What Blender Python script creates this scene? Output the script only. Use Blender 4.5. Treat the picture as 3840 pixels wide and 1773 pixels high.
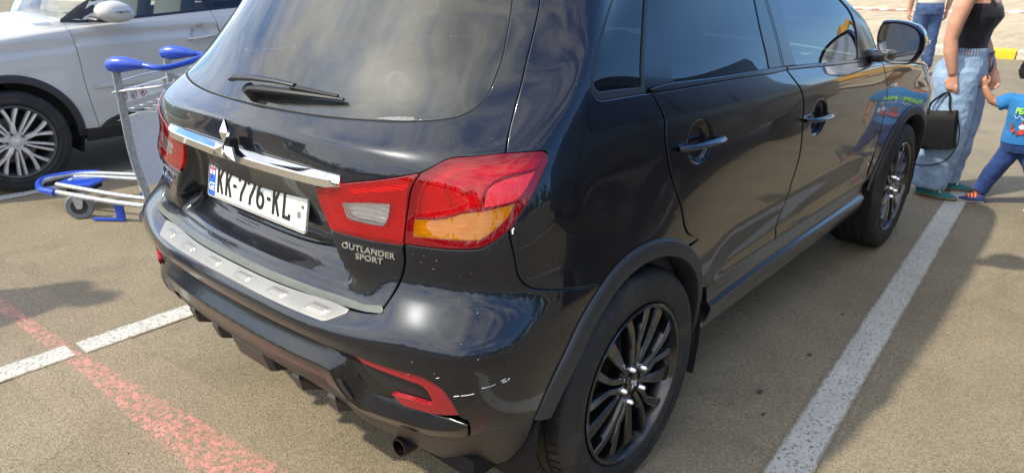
import bpy, bmesh, math, random
import numpy as np
from math import sin, cos, pi, radians, atan2, sqrt
from mathutils import Vector, Matrix, Euler
from mathutils.geometry import delaunay_2d_cdt
random.seed(7)
sc = bpy.context.scene
for o in list(bpy.data.objects): bpy.data.objects.remove(o)
# ---------------------------------------------------------------- camera
cam = bpy.data.cameras.new('camera'); camo = bpy.data.objects.new('camera', cam); sc.collection.objects.link(camo)
sc.camera = camo
CP = Vector((-1.6104, -1.8119, 1.5118)); YAW, PIT, ROL = .721379, -.364171, .001465
f_ = Vector((cos(PIT)*cos(YAW), cos(PIT)*sin(YAW), sin(PIT))); s_ = f_.cross(Vector((0, 0, 1))).normalized(); u_ = s_.cross(f_)
s2_ = cos(ROL)*s_+sin(ROL)*u_; u2_ = -sin(ROL)*s_+cos(ROL)*u_
camo.matrix_world = Matrix(((s2_.x, u2_.x, -f_.x, CP.x), (s2_.y, u2_.y, -f_.y, CP.y), (s2_.z, u2_.z, -f_.z, CP.z), (0, 0, 0, 1)))
cam.sensor_width = 36; cam.lens = 36*2691.564/3840; cam.clip_start = .05; cam.clip_end = 2000
# a little natural lens blur on the far things, as in the photograph
cam.dof.use_dof = True; cam.dof.focus_distance = 1.55; cam.dof.aperture_fstop = 9.0
# ---------------------------------------------------------------- world and sun
SUN_AZ, SUN_EL = radians(149.5), radians(49.7)
w = bpy.data.worlds.new("World"); sc.world = w; w.use_nodes = True
nt = w.node_tree; nt.nodes.clear()
out = nt.nodes.new('ShaderNodeOutputWorld'); bg = nt.nodes.new('ShaderNodeBackground'); sky = nt.nodes.new('ShaderNodeTexSky')
sky.sky_type = 'NISHITA'; sky.sun_disc = False; sky.sun_elevation = SUN_EL; sky.sun_rotation = atan2(cos(SUN_AZ), sin(SUN_AZ))
sky.altitude = 100; sky.air_density = 1.25; sky.dust_density = .4; sky.ozone_density = 2.5
bg.inputs[1].default_value = .15
tc = nt.nodes.new('ShaderNodeTexCoord'); mp = nt.nodes.new('ShaderNodeMapping'); mp.inputs['Scale'].default_value = (1.1, 1.6, 3.2)
mp.inputs['Location'].default_value = (.35, .2, 0)
ns = nt.nodes.new('ShaderNodeTexNoise'); ns.inputs['Scale'].default_value = 2.1; ns.inputs['Detail'].default_value = 7; ns.inputs['Roughness'].default_value = .6; ns.inputs['Distortion'].default_value = .35
rp = nt.nodes.new('ShaderNodeValToRGB'); rp.color_ramp.elements[0].position = .50; rp.color_ramp.elements[1].position = .76
rp.color_ramp.elements[1].color = (.85, .85, .85, 1)
mx = nt.nodes.new('ShaderNodeMix'); mx.data_type = 'RGBA'; mx.inputs[7].default_value = (11.5, 11.0, 9.9, 1)
sm_ = nt.nodes.new('ShaderNodeMix'); sm_.data_type = 'RGBA'; sm_.blend_type = 'MULTIPLY'; sm_.inputs[0].default_value = 1; sm_.inputs[7].default_value = (.66, .90, 1.22, 1)
nt.links.new(tc.outputs['Generated'], mp.inputs[0]); nt.links.new(mp.outputs[0], ns.inputs[0]); 
vd = nt.nodes.new('ShaderNodeVectorMath'); vd.operation = 'DOT_PRODUCT'; nt.links.new(tc.outputs['Generated'], vd.inputs[0]); vd.inputs[1].default_value = (-.19, .07, .13)
ad = nt.nodes.new('ShaderNodeMath'); ad.operation = 'ADD'; nt.links.new(ns.outputs[0], ad.inputs[0]); nt.links.new(vd.outputs['Value'], ad.inputs[1]); nt.links.new(ad.outputs[0], rp.inputs[0])
nt.links.new(rp.outputs[0], mx.inputs[0]); nt.links.new(sky.outputs[0], sm_.inputs[6]); nt.links.new(sm_.outputs[2], mx.inputs[6]); nt.links.new(mx.outputs[2], bg.inputs[0]); nt.links.new(bg.outputs[0], out.inputs[0])
sl = bpy.data.lights.new('sun', 'SUN'); sl.energy = 3.0; sl.angle = radians(1.6); sl.color = (1, .93, .79)
so = bpy.data.objects.new('sun', sl); sc.collection.objects.link(so)
sd = Vector((cos(SUN_AZ)*cos(SUN_EL), sin(SUN_AZ)*cos(SUN_EL), sin(SUN_EL)))
so.rotation_euler = sd.to_track_quat('Z', 'Y').to_euler(); so.location = sd*20
sc.view_settings.view_transform = 'Standard'; sc.view_settings.look = 'None'; sc.view_settings.exposure = .76; sc.view_settings.gamma = 1
# ---------------------------------------------------------------- materials
MATS = {}
def nmat(name):
    m = bpy.data.materials.new(name); m.use_nodes = True; n = m.node_tree; MATS[name] = m
    return m, n, n.nodes['Principled BSDF'], n.nodes['Material Output']
def P_(b, **k):
    al = dict(col='Base Color', rough='Roughness', metal='Metallic', coat='Coat Weight', coatr='Coat Roughness', spec='Specular IOR Level', trans='Transmission Weight', ior='IOR', sheen='Sheen Weight', sub='Subsurface Weight', emc='Emission Color', em='Emission Strength', alpha='Alpha')
    for a, v in k.items():
        if a in ('col', 'emc'): v = (*v, 1)
        b.inputs[al[a]].default_value = v
def noise(n, scale, detail=4, rough=.5, vec=None, dist=0):
    t = n.nodes.new('ShaderNodeTexNoise'); t.inputs['Scale'].default_value = scale; t.inputs['Detail'].default_value = detail
    t.inputs['Roughness'].default_value = rough; t.inputs['Distortion'].default_value = dist
    if vec is None:
        c = n.nodes.get('tco') or n.nodes.new('ShaderNodeTexCoord'); c.name = 'tco'; vec = c.outputs['Object']
    n.links.new(vec, t.inputs['Vector']); return t.outputs['Fac']
def ramp(n, fac, *st):
    r = n.nodes.new('ShaderNodeValToRGB'); el = r.color_ramp.elements
    while len(el) < len(st): el.new(.5)
    for e, (p, c) in zip(el, st):
        e.position = p; e.color = (c, c, c, 1) if not hasattr(c, '__len__') else (*c, 1)
    n.links.new(fac, r.inputs[0]); return r.outputs[0]
def mixc(n, fac, a, b, mode='MIX'):
    m = n.nodes.new('ShaderNodeMix'); m.data_type = 'RGBA'; m.blend_type = mode
    for i, v in ((0, fac), (6, a), (7, b)):
        if hasattr(v, 'links') or hasattr(v, 'is_output'): n.links.new(v, m.inputs[i])
        else: m.inputs[i].default_value = v if i == 0 else (*v, 1)
    return m.outputs[2]
def mth(n, op, a, b=0.):
    m = n.nodes.new('ShaderNodeMath'); m.operation = op
    for i, v in ((0, a), (1, b)):
        if hasattr(v, 'is_output'): n.links.new(v, m.inputs[i])
        else: m.inputs[i].default_value = v
    return m.outputs[0]
def bump(n, b, h, strength=.3, dist=.01):
    t = n.nodes.new('ShaderNodeBump'); t.inputs['Strength'].default_value = strength; t.inputs['Distance'].default_value = dist
    n.links.new(h, t.inputs['Height']); n.links.new(t.outputs[0], b.inputs['Normal']); return t
def simple(name, col, rough=.5, metal=0, var=.12, nscale=30, bmp=0, coat=0, **k):
    m, n, b, o = nmat(name); P_(b, col=col, rough=rough, metal=metal, coat=coat, **k)
    f = noise(n, nscale, 4)
    if var: n.links.new(mixc(n, ramp(n, f, (.3, 0.), (.7, 1.)), [c*(1-var) for c in col], [min(1, c*(1+var)) for c in col]), b.inputs['Base Color'])
    if bmp: bump(n, b, f, bmp, .002)
    return m
def paint(name, base, dust, dcol, rough, coatr=.03, speckle=True):
    m, n, b, o = nmat(name); P_(b, rough=rough, coat=1.0, coatr=coatr, spec=.27); b.inputs['Coat IOR'].default_value = 1.44; b.inputs['Specular Tint'].default_value = (.80, .88, 1., 1)
    big = noise(n, 3.0, 5, .6); fine = noise(n, 260, 2, .5)
    f = mth(n, 'MULTIPLY', ramp(n, big, (.30, .3), (.75, 1.)), dust)
    c = mixc(n, f, base, dcol)
    if speckle:
        sp = ramp(n, fine, (.735, 0.), (.76, 1.)); c = mixc(n, mth(n, 'MULTIPLY', sp, .35), c, (.5, .48, .45))
    n.links.new(c, b.inputs['Base Color'])
    n.links.new(ramp(n, noise(n, 8, 4, .6), (.35, coatr*.5), (.75, coatr*2.2)), b.inputs['Coat Roughness'])
    return m
paint('black_paint', (.0020, .0026, .0060), .008, (.25, .25, .26), .30, .03)
paint('white_paint', (.50, .49, .455), .14, (.42, .39, .33), .35, .05, False)
paint('dark_paint', (.012, .014, .017), .05, (.3, .28, .25), .4, .06, False)
simple('yellow_paint', (.75, .38, .02), .4, 0, .1, coat=.5)
simple('gloss_black', (.005, .005, .007), .22, 0, .1, 40, coat=.15)
simple('sill_black', (.010, .010, .012), .30, 0, .1, 40, coat=.9, coatr=.12)
simple('satin_trim', (.014, .014, .0155), .38, 0, .15, 60, .05)
simple('textured_plastic', (.030, .027, .024), .42, 0, .2, 900, .25)
simple('cladding', (.019, .020, .023), .45, 0, .12, 700, .2)
simple('rubber_seal', (.006, .006, .006), .5, 0, .1)
simple('dark_gap', (.002, .002, .002), .9, 0, 0)
simple('chrome', (.82, .83, .85), .06, 1, .02)
simple('brushed_steel', (.235, .23, .215), .42, .35, .10, 14, .03)
simple('hatch_strip', (.11, .12, .10), .32, .4, .12, 20)
simple('zinc', (.46, .48, .48), .36, .45, .2, 45, .05)
simple('plate_white', (.72, .72, .68), .38, 0, .05, 25, coat=.25)
simple('plate_blue', (.01, .12, .62), .38, 0, .05, coat=.3)
simple('plate_ink', (.012, .010, .010), .4, 0, 0)
simple('plate_red', (.65, .01, .015), .4, 0, 0)
simple('bolt_rust', (.22, .13, .08), .55, .6, .4, 300)
simple('rim_black', (.0035, .0035, .004), .25, 0, .1, coat=.7, coatr=.09)
simple('rim_silver', (.62, .60, .56), .32, .35, .08)
simple('rim_grey', (.09, .09, .092), .38, .4, .1)
simple('brake_metal', (.20, .18, .16), .45, .8, .3, 60)
simple('blue_plastic', (.012, .060, .43), .30, 0, .12, 12, coat=.3)
simple('grey_rubber', (.16, .17, .18), .6, 0, .15, 40, .1)
simple('seat_cloth', (.20, .20, .19), .8, 0, .2, 400, .3)
simple('cabin', (.03, .03, .032), .7, 0, .2)
simple('sign_white', (.75, .73, .70), .5, 0, .05)
simple('sign_red', (.55, .03, .02), .5, 0, .05)
simple('white_reflector', (.80, .78, .74), .25, .3, .05)
simple('silver_reflector', (.86, .84, .82), .25, .1, .04)
simple('exhaust', (.035, .03, .028), .38, .9, .3, 80)
def tyre_mat():
    m, n, b, o = nmat('tyre'); P_(b, rough=.62, spec=.35)
    d = ramp(n, noise(n, 9, 6, .7), (.50, 0.), (.72, .55))
    c = mixc(n, d, (.018, .0175, .017), (.085, .07, .048)); n.links.new(c, b.inputs['Base Color'])
    bump(n, b, noise(n, 500, 2), .15, .001)
tyre_mat()
def glass(name, tint, dust, dcol=(.45, .45, .42), rough=.0, f0=1.5):
    m, n, b, o = nmat(name); n.nodes.remove(b)
    tr = n.nodes.new('ShaderNodeBsdfTransparent'); tr.inputs[0].default_value = (*tint, 1)
    gl = n.nodes.new('ShaderNodeBsdfGlossy'); gl.inputs['Roughness'].default_value = rough
    df = n.nodes.new('ShaderNodeBsdfDiffuse'); df.inputs[0].default_value = (*dcol, 1)
    fr = n.nodes.new('ShaderNodeFresnel'); fr.inputs[0].default_value = f0
    m1 = n.nodes.new('ShaderNodeMixShader'); m2 = n.nodes.new('ShaderNodeMixShader')
    big = noise(n, 2.2, 5, .6)
    dd = mth(n, 'MULTIPLY', ramp(n, big, (.36, .25 if name == 'rear_glass' else .6), (.68, 1.)), dust)
    n.links.new(dd, m1.inputs[0]); n.links.new(tr.outputs[0], m1.inputs[1]); n.links.new(df.outputs[0], m1.inputs[2])
    n.links.new(mth(n, 'MULTIPLY', fr.outputs[0], 1.35), m2.inputs[0]); n.links.new(m1.outputs[0], m2.inputs[1]); n.links.new(gl.outputs[0], m2.inputs[2])
    n.links.new(m2.outputs[0], o.inputs[0]); return m, n, df, m1, m2
glass('privacy_glass', (.035, .045, .055), .008)
glass('front_glass', (.55, .62, .60), .02)
glass('clear_glass', (.82, .88, .86), .02)
_m, _n, _df, _m1, _m2 = glass('rear_glass', (.26, .29, .29), .105, (.50, .53, .50), .012)
_g = _n.nodes.new('ShaderNodeBsdfGlossy'); _g.inputs['Roughness'].default_value = .42; _g.inputs[0].default_value = (.7, .7, .66, 1); _x = _n.nodes.new('ShaderNodeMixShader'); _x.inputs[0].default_value = .30
_n.links.new(_df.outputs[0], _x.inputs[1]); _n.links.new(_g.outputs[0], _x.inputs[2]); _n.links.new(_x.outputs[0], _m1.inputs[2])
glass('lens_red', (1., .010, .018), .24, (.92, .012, .022), .01)
glass('lens_dark_red', (.7, .004, .010), .5, (.30, .004, .010), .01)
glass('lens_amber', (1., .50, .006), .30, (.95, .34, .004), .01)
glass('lens_clear', (.9, .88, .86), .15, (.85, .84, .82), .01)
def refl_mat(name, col, sx, sy, sz, amt=.8):
    """reflector behind a lens: ribs as a bump"""
    m, n, b, o = nmat(name); P_(b, col=col, rough=.3, metal=.0)
    tcn = n.nodes.new('ShaderNodeTexCoord'); mpn = n.nodes.new('ShaderNodeMapping'); mpn.inputs['Scale'].default_value = (sx, sy, sz)
    n.links.new(tcn.outputs['Object'], mpn.inputs[0])
    wv = n.nodes.new('ShaderNodeTexWave'); wv.bands_direction = 'Z'; wv.inputs['Scale'].default_value = 1; wv.inputs['Distortion'].default_value = 1.2; wv.inputs['Detail'].default_value = 1
    n.links.new(mpn.outputs[0], wv.inputs[0])
    bump(n, b, wv.outputs['Fac'], amt, .006); return m
refl_mat('ribbed_reflector', (.85, .83, .80), 10, 10, 26)
refl_mat('ribbed_reflector_fine', (.9, .88, .85), 10, 10, 45, .9)
def hexm():
    m, n, b, o = nmat('prism_reflector'); P_(b, col=(.62, .012, .02), rough=.25, coat=.6)
    v = n.nodes.new('ShaderNodeTexVoronoi'); v.inputs['Scale'].default_value = 400
    c = n.nodes.new('ShaderNodeTexCoord'); n.links.new(c.outputs['Object'], v.inputs['Vector'])
    n.links.new(ramp(n, v.outputs['Distance'], (.1, (.80, .02, .03)), (.8, (.45, .006, .012))), b.inputs['Base Color'])
    bump(n, b, v.outputs['Distance'], .35, .002)
hexm()
simple('fog_red', (.30, .006, .014), .22, 0, .25, 320, .25, coat=.6)
simple('residue', (.16, .165, .155), .7, 0, .3, 120)
simple('pebble', (.30, .27, .21), .9, 0, .4, 40)
simple('lens_solid_red', (.75, .02, .025), .25, 0, .05, coat=1, coatr=.03)
# ---------------------------------------------------------------- ground materials (object space = world metres)
def asphalt_nodes(n):
    c = n.nodes.new('ShaderNodeTexCoord'); c.name = 'tco'; v = c.outputs['Object']
    vo = n.nodes.new('ShaderNodeTexVoronoi'); vo.inputs['Scale'].default_value = 210; n.links.new(v, vo.inputs['Vector'])
    vo2 = n.nodes.new('ShaderNodeTexVoronoi'); vo2.inputs['Scale'].default_value = 95; n.links.new(v, vo2.inputs['Vector'])
    base = ramp(n, noise(n, 2.2, 8, .62, v), (.3, (.205, .170, .110)), (.7, (.270, .226, .150)))
    grain = ramp(n, vo.outputs['Color'], (.12, (.72, .71, .69)), (.5, (.98, .97, .96)), (.93, (1.24, 1.22, 1.17)))
    col = mixc(n, 1., base, grain, 'MULTIPLY')
    g2 = ramp(n, noise(n, 70, 5, .75, v), (.34, .70), (.5, 1.), (.7, 1.15)); col = mixc(n, 1., col, g2, 'MULTIPLY')
    pits = ramp(n, noise(n, 230, 3, .8, v), (.36, 0.), (.44, 1.)); col = mixc(n, pits, [.05, .042, .034], col)
    spots = ramp(n, noise(n, 13, 2, .5, v), (.765, 0.), (.79, .6)); col = mixc(n, spots, col, (.045, .043, .040))
    big = ramp(n, noise(n, .45, 3, .5, v), (.3, .88), (.7, 1.1)); col = mixc(n, 1., col, big, 'MULTIPLY')
    st = ramp(n, noise(n, 1.7, 6, .7, v, .6), (.34, (.80, .79, .80)), (.46, (1., 1., 1.)), (.70, (1., 1., 1.)), (.80, (1.10, 1.08, 1.02))); col = mixc(n, 1., col, st, 'MULTIPLY')
    vc = n.nodes.new('ShaderNodeTexVoronoi'); vc.feature = 'DISTANCE_TO_EDGE'; vc.inputs['Scale'].default_value = 1.1
    wv = n.nodes.new('ShaderNodeVectorMath'); wv.operation = 'ADD'; nz = n.nodes.new('ShaderNodeTexNoise'); nz.inputs['Scale'].default_value = 5; nz.inputs['Detail'].default_value = 6; n.links.new(v, nz.inputs['Vector']); sc_ = n.nodes.new('ShaderNodeVectorMath'); sc_.operation = 'SCALE'; sc_.inputs['Scale'].default_value = .35; n.links.new(nz.outputs['Color'], sc_.inputs[0]); n.links.new(v, wv.inputs[0]); n.links.new(sc_.outputs[0], wv.inputs[1]); n.links.new(wv.outputs[0], vc.inputs['Vector'])
    ck = mth(n, 'MULTIPLY', ramp(n, vc.outputs['Distance'], (.0, 1.), (.0035, 0.)), ramp(n, noise(n, .9, 3, .6, v), (.56, 0.), (.64, .65))); col = mixc(n, ck, col, (.05, .043, .034))
    h = mth(n, 'ADD', mth(n, 'MULTIPLY', vo.outputs['Distance'], -1.0), mth(n, 'MULTIPLY', noise(n, 120, 4, .7, v), 1.6))
    return v, col, h
def asphalt():
    m, n, b, o = nmat('asphalt'); P_(b, rough=.88, spec=.3)
    v, col, h = asphalt_nodes(n); n.links.new(col, b.inputs['Base Color']); bump(n, b, h, .45, .005)
asphalt()
def marking(name, pcol, wear_lo, wear_hi, axis, halfw, edge, opac=1., wscale=55):
    """worn paint over asphalt; axis = object-space coordinate across the line"""
    m, n, b, o = nmat(name); P_(b, rough=.75, spec=.3)
    v, col, h = asphalt_nodes(n)
    sep = n.nodes.new('ShaderNodeSeparateXYZ'); n.links.new(v, sep.inputs[0]); a = mth(n, 'ABSOLUTE', sep.outputs[axis])
    wear = ramp(n, noise(n, wscale, 6, .75, v), (wear_lo, 0.), (wear_hi, 1.))
    wear2 = ramp(n, noise(n, 5, 4, .7, v), (.30, .25), (.5, 1.))
    en = mth(n, 'ADD', a, mth(n, 'MULTIPLY', mth(n, 'SUBTRACT', noise(n, 22, 5, .8, v), .5), edge*2))
    hw = halfw
    if name == 'red_marking':
        mr = n.nodes.new('ShaderNodeMapRange'); mr.interpolation_type = 'SMOOTHSTEP'; n.links.new(sep.outputs[0], mr.inputs[0]); mr.inputs[1].default_value = 1.3; mr.inputs[2].default_value = 2.9; mr.inputs[3].default_value = .034; mr.inputs[4].default_value = .105; hw = mr.outputs[0]
    em = ramp(n, mth(n, 'DIVIDE', en, hw), (.80, 1.), (1.0, 0.))
    f = mth(n, 'MULTIPLY', mth(n, 'MULTIPLY', wear, em), opac)
    if name == 'red_marking':
        f = mth(n, 'MULTIPLY', f, wear2)
        side = mth(n, 'ABSOLUTE', mth(n, 'SUBTRACT', sep.outputs[1], .06)); halo = mth(n, 'MULTIPLY', mth(n, 'GREATER_THAN', sep.outputs[1], 0.), mth(n, 'MULTIPLY', ramp(n, mth(n, 'DIVIDE', side, hw), (1.0, .5), (1.8, 0.)), ramp(n, noise(n, 26, 5, .8, v), (.60, 0.), (.65, .9))))
        f = mth(n, 'MAXIMUM', f, mth(n, 'MAXIMUM', halo, mth(n, 'MULTIPLY', ramp(n, mth(n, 'DIVIDE', side, hw), (1.0, 1.), (2.0, 0.)), .02)))
    pc = ramp(n, noise(n, 9, 5, .6, v), (.3, [x*.86 for x in pcol]), (.7, [min(1, x*1.08) for x in pcol]))
    n.links.new(mixc(n, f, col, pc), b.inputs['Base Color'])
    hh = mth(n, 'ADD', mth(n, 'MULTIPLY', h, .6), mth(n, 'MULTIPLY', f, .8)); bump(n, b, hh, .6, .004)
marking('white_marking', (.50, .485, .425), .385, .46, 1, .066, .016, 1., 60)
marking('white_marking_x', (.55, .54, .50), .30, .42, 1, .066, .008)
marking('red_marking', (.66, .25, .21), .44, .56, 1, .125, .05, .72, 38)
def sand():
    m, n, b, o = nmat('sand'); P_(b, rough=.95, spec=.15)
    c = n.nodes.new('ShaderNodeTexCoord'); mpn = n.nodes.new('ShaderNodeMapping'); mpn.inputs['Scale'].default_value = (.35, 2.2, 1); mpn.inputs['Rotation'].default_value = (0, 0, .35+pi/2)
    n.links.new(c.outputs['Object'], mpn.inputs[0])
    f = noise(n, 1.1, 8, .7, mpn.outputs[0]); g = noise(n, 14, 6, .7, c.outputs['Object'])
    col = mixc(n, 1., ramp(n, f, (.3, (.36, .285, .18)), (.65, (.56, .46, .31))), ramp(n, g, (.3, .72), (.7, 1.15)), 'MULTIPLY')
    n.links.new(col, b.inputs['Base Color']); bump(n, b, g, .8, .05)
sand()
def kerbm(name, col):
    simple(name, col, .8, 0, .18, 18, .3)
kerbm('kerb_white', (.50, .45, .36)); kerbm('kerb_yellow', (.72, .46, .02))
# ---------------------------------------------------------------- object helpers
def link(o, parent=None):
    sc.collection.objects.link(o)
    if parent is not None: o.parent = parent
    return o
def mesh_obj(name, V, F, mat, parent=None, smooth=True, normals=None, loc=None):
    me = bpy.data.meshes.new(name); me.from_pydata([tuple(map(float, v)) for v in V], [], [tuple(map(int, f)) for f in F])
    for m in (mat if isinstance(mat, (list, tuple)) else [mat]): me.materials.append(MATS[m])
    if smooth: me.polygons.foreach_set('use_smooth', [True]*len(me.polygons))
    me.update()
    if normals is not None: me.normals_split_custom_set_from_vertices([tuple(map(float, x)) for x in normals])
    o = bpy.data.objects.new(name, me)
    if loc: o.location = loc
    return link(o, parent)
def thing(name, label, cat, loc=(0, 0, 0), rz=0, group=None):
    o = bpy.data.objects.new(name, None); link(o); o.location = loc; o.rotation_euler = (0, 0, rz); o.empty_display_size = .1
    o['label'] = label; o['category'] = cat
    if group: o['group'] = group
    return o
def tag(o, label, cat, group=None):
    o['label'] = label; o['category'] = cat
    if group: o['group'] = group
    return o
class MB:
    def __init__(s): s.V = []; s.F = []
    def add(s, V, F):
        n = len(s.V); s.V += [tuple(v) for v in V]; s.F += [tuple(i+n for i in f) for f in F]; return s
    def box(s, c, d, R=None, bev=0.):
        x, y, z = [q/2 for q in d]
        if bev:
            bm = bmesh.new(); bmesh.ops.create_cube(bm, size=1); bmesh.ops.scale(bm, vec=d, verts=bm.verts)
            bmesh.ops.bevel(bm, geom=bm.edges[:], offset=bev, segments=2, affect='EDGES', profile=.5)
            bm.verts.index_update(); V = [v.co.copy() for v in bm.verts]; F = [[v.index for v in f.verts] for f in bm.faces]; bm.free()
        else:
            V = [Vector((a*x, b*y, e*z)) for a in (-1, 1) for b in (-1, 1) for e in (-1, 1)]
            F = [(0, 1, 3, 2), (4, 6, 7, 5), (0, 4, 5, 1), (2, 3, 7, 6), (0, 2, 6, 4), (1, 5, 7, 3)]
        V = [(R @ v if R else v)+Vector(c) for v in V]
        return s.add(V, F)
    def tube(s, pts, r, n=12, cap=True, flat=None):
        """tube through pts, r scalar or list; flat=(a,b) multiplies the two section axes"""
        pts = [Vector(p) for p in pts]; R = r if hasattr(r, '__len__') else [r]*len(pts)
        V = []; F = []; prev = None
        for i, p in enumerate(pts):
            t = (pts[min(i+1, len(pts)-1)]-pts[max(i-1, 0)]).normalized()
            if prev is None:
                a = Vector((0, 0, 1)) if abs(t.z) < .9 else Vector((1, 0, 0)); x = t.cross(a).normalized()
            else: x = (prev-t*prev.dot(t)).normalized()
            prev = x; y = t.cross(x)
            fa, fb = flat or (1, 1)
            for k in range(n):
                q = 2*pi*k/n; V.append(p+(x*cos(q)*fa+y*sin(q)*fb)*R[i])
        m = len(pts)
        for i in range(m-1):
            for k in range(n):
                F.append((i*n+k, i*n+(k+1) % n, (i+1)*n+(k+1) % n, (i+1)*n+k))
        if cap: F += [tuple(reversed(range(n))), tuple(range((m-1)*n, m*n))]
        return s.add(V, F)
    def lathe(s, prof, n=48, axis='y', c=(0, 0, 0), sgn=1, close=False):
        """prof: (radius, along-axis)"""
        V = []; F = []; m = len(prof)
        for k in range(n):
            q = 2*pi*k/n
            for (r, h) in prof:
                if axis == 'y': V.append((c[0]+r*cos(q), c[1]+h*sgn, c[2]+r*sin(q)))
                elif axis == 'z': V.append((c[0]+r*cos(q), c[1]+r*sin(q), c[2]+h))
                else: V.append((c[0]+h*sgn, c[1]+r*cos(q), c[2]+r*sin(q)))
        for k in range(n):
            k2 = (k+1) % n
            for i in range(m-1+(1 if close else 0)):
                j = (i+1) % m
                F.append((k*m+i, k*m+j, k2*m+j, k2*m+i))
        return s.add(V, F)
    def prism(s, poly, h0, h1, fn):
        """poly 2D, extruded between h0,h1, fn(a,b,h)->xyz"""
        n = len(poly); V = [fn(a, b, h0) for a, b in poly]+[fn(a, b, h1) for a, b in poly]
        F = [tuple(range(n))[::-1], tuple(range(n, 2*n))]+[(i, (i+1) % n, n+(i+1) % n, n+i) for i in range(n)]
        return s.add(V, F)
    def obj(s, name, mat, parent=None, smooth=True, auto=40, fixn=True):
        o = mesh_obj(name, s.V, s.F, mat, parent, smooth)
        me = o.data
        if fixn:
            bm = bmesh.new(); bm.from_mesh(me); bmesh.ops.recalc_face_normals(bm, faces=bm.faces[:]); bm.to_mesh(me); bm.free()
        if smooth and auto:
            try: me.set_sharp_from_angle(angle=radians(auto))
            except Exception: pass
        return o
def cr(pts, n=8, closed=False):
    """Catmull-Rom through points (any dimension)"""
    P = [np.array(p, float) for p in pts]; m = len(P); out = []
    rng = range(m if closed else m-1)
    for i in rng:
        if closed: a, b, c, d = P[(i-1) % m], P[i], P[(i+1) % m], P[(i+2) % m]
        else: a, b, c, d = P[max(i-1, 0)] if i else 2*P[0]-P[1], P[i], P[i+1], P[i+2] if i+2 < m else 2*P[-1]-P[-2]
        for k in range(n):
            t = k/n; out.append(.5*((2*b)+(-a+c)*t+(2*a-5*b+4*c-d)*t*t+(-a+3*b-3*c+d)*t**3))
    if not closed: out.append(P[-1])
    return out
def add_mod_remesh(o, vox, smooth_it=6, fac=.5):
    m = o.modifiers.new('remesh', 'REMESH'); m.mode = 'VOXEL'; m.voxel_size = vox; m.use_smooth_shade = True
    s = o.modifiers.new('smooth', 'SMOOTH'); s.factor = fac; s.iterations = smooth_it
def text_obj(name, s, mat, parent, M, size=1., xs=1., extrude=.001, off=0., align='CENTER', shear=0., spacing=1.):
    c = bpy.data.curves.new('txt', 'FONT'); c.body = s; c.size = size; c.extrude = extrude; c.offset = off; c.align_x = align; c.align_y = 'CENTER'; c.shear = shear; c.space_character = spacing; c.resolution_u = 4
    t = bpy.data.objects.new('txt', c); sc.collection.objects.link(t)
    dg = bpy.context.evaluated_depsgraph_get(); me = bpy.data.meshes.new_from_object(t.evaluated_get(dg)); bpy.data.objects.remove(t)
    me.name = name; me.materials.clear(); me.materials.append(MATS[mat])
    S4 = Matrix.Diagonal((xs, 1, 1, 1)); me.transform(M @ S4)
    o = bpy.data.objects.new(name, me); return link(o, parent)
def frame(p, n, up=(0, 0, 1)):
    """matrix at p with local Z along n, local Y near up"""
    z = Vector(n).normalized(); y = Vector(up); y = (y-z*y.dot(z)).normalized(); x = y.cross(z)
    return Matrix(((x.x, y.x, z.x, p[0]), (x.y, y.y, z.y, p[1]), (x.z, y.z, z.z, p[2]), (0, 0, 0, 1)))
CU=[0,.25,.45,.60,.74,.90,1.12,1.42,2.0,2.7,3.4,4.0,4.4,4.75,5.2,5.6]
CV=[.26,.36,.47,.57,.635,.70,.735,.80,.90,1.0,1.11,1.16,1.30,1.43,1.55,1.60]
# rear columns: x at y=0,.25,.45 ; then (x,y) for columns 3,4,5
REAR=[(-.60,-.60,-.58,-.545,.61,-.49,.71,-.40,.79),
(-.68,-.675,-.655,-.615,.62,-.55,.75,-.43,.84),
(-.74,-.735,-.715,-.68,.63,-.60,.79,-.45,.872),
(-.765,-.76,-.74,-.705,.63,-.625,.80,-.46,.885),
(-.772,-.766,-.746,-.712,.63,-.635,.805,-.46,.89),
(-.768,-.762,-.742,-.712,.63,-.636,.806,-.455,.886),
(-.712,-.702,-.682,-.688,.625,-.620,.788,-.45,.88),
(-.695,-.688,-.668,-.640,.605,-.584,.748,-.45,.858),
(-.68,-.675,-.662,-.63,.61,-.575,.75,-.45,.85),
(-.672,-.668,-.655,-.615,.61,-.55,.745,-.435,.845),
(-.664,-.652,-.626,-.585,.61,-.515,.725,-.405,.815),
(-.632,-.612,-.572,-.525,.60,-.46,.698,-.365,.797),
(-.52,-.498,-.445,-.375,.59,-.31,.672,-.21,.755),
(-.405,-.385,-.33,-.265,.575,-.205,.655,-.11,.732),
(-.30,-.28,-.24,-.19,.55,-.14,.60,-.04,.65),
(-.24,-.22,-.18,-.12,.50,-.07,.53,.03,.56)]
SX=[[-.2,.1,.68,1.4,2.1,2.7,3.1]]*12+[[-.1,.17,.68,1.37,2.0,2.5,3.0],[.02,.24,.70,1.30,1.78,2.2,2.7],[.10,.28,.70,1.2,1.50,1.8,2.2],[.15,.3,.70,1.15,1.38,1.7,2.1]]
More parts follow.
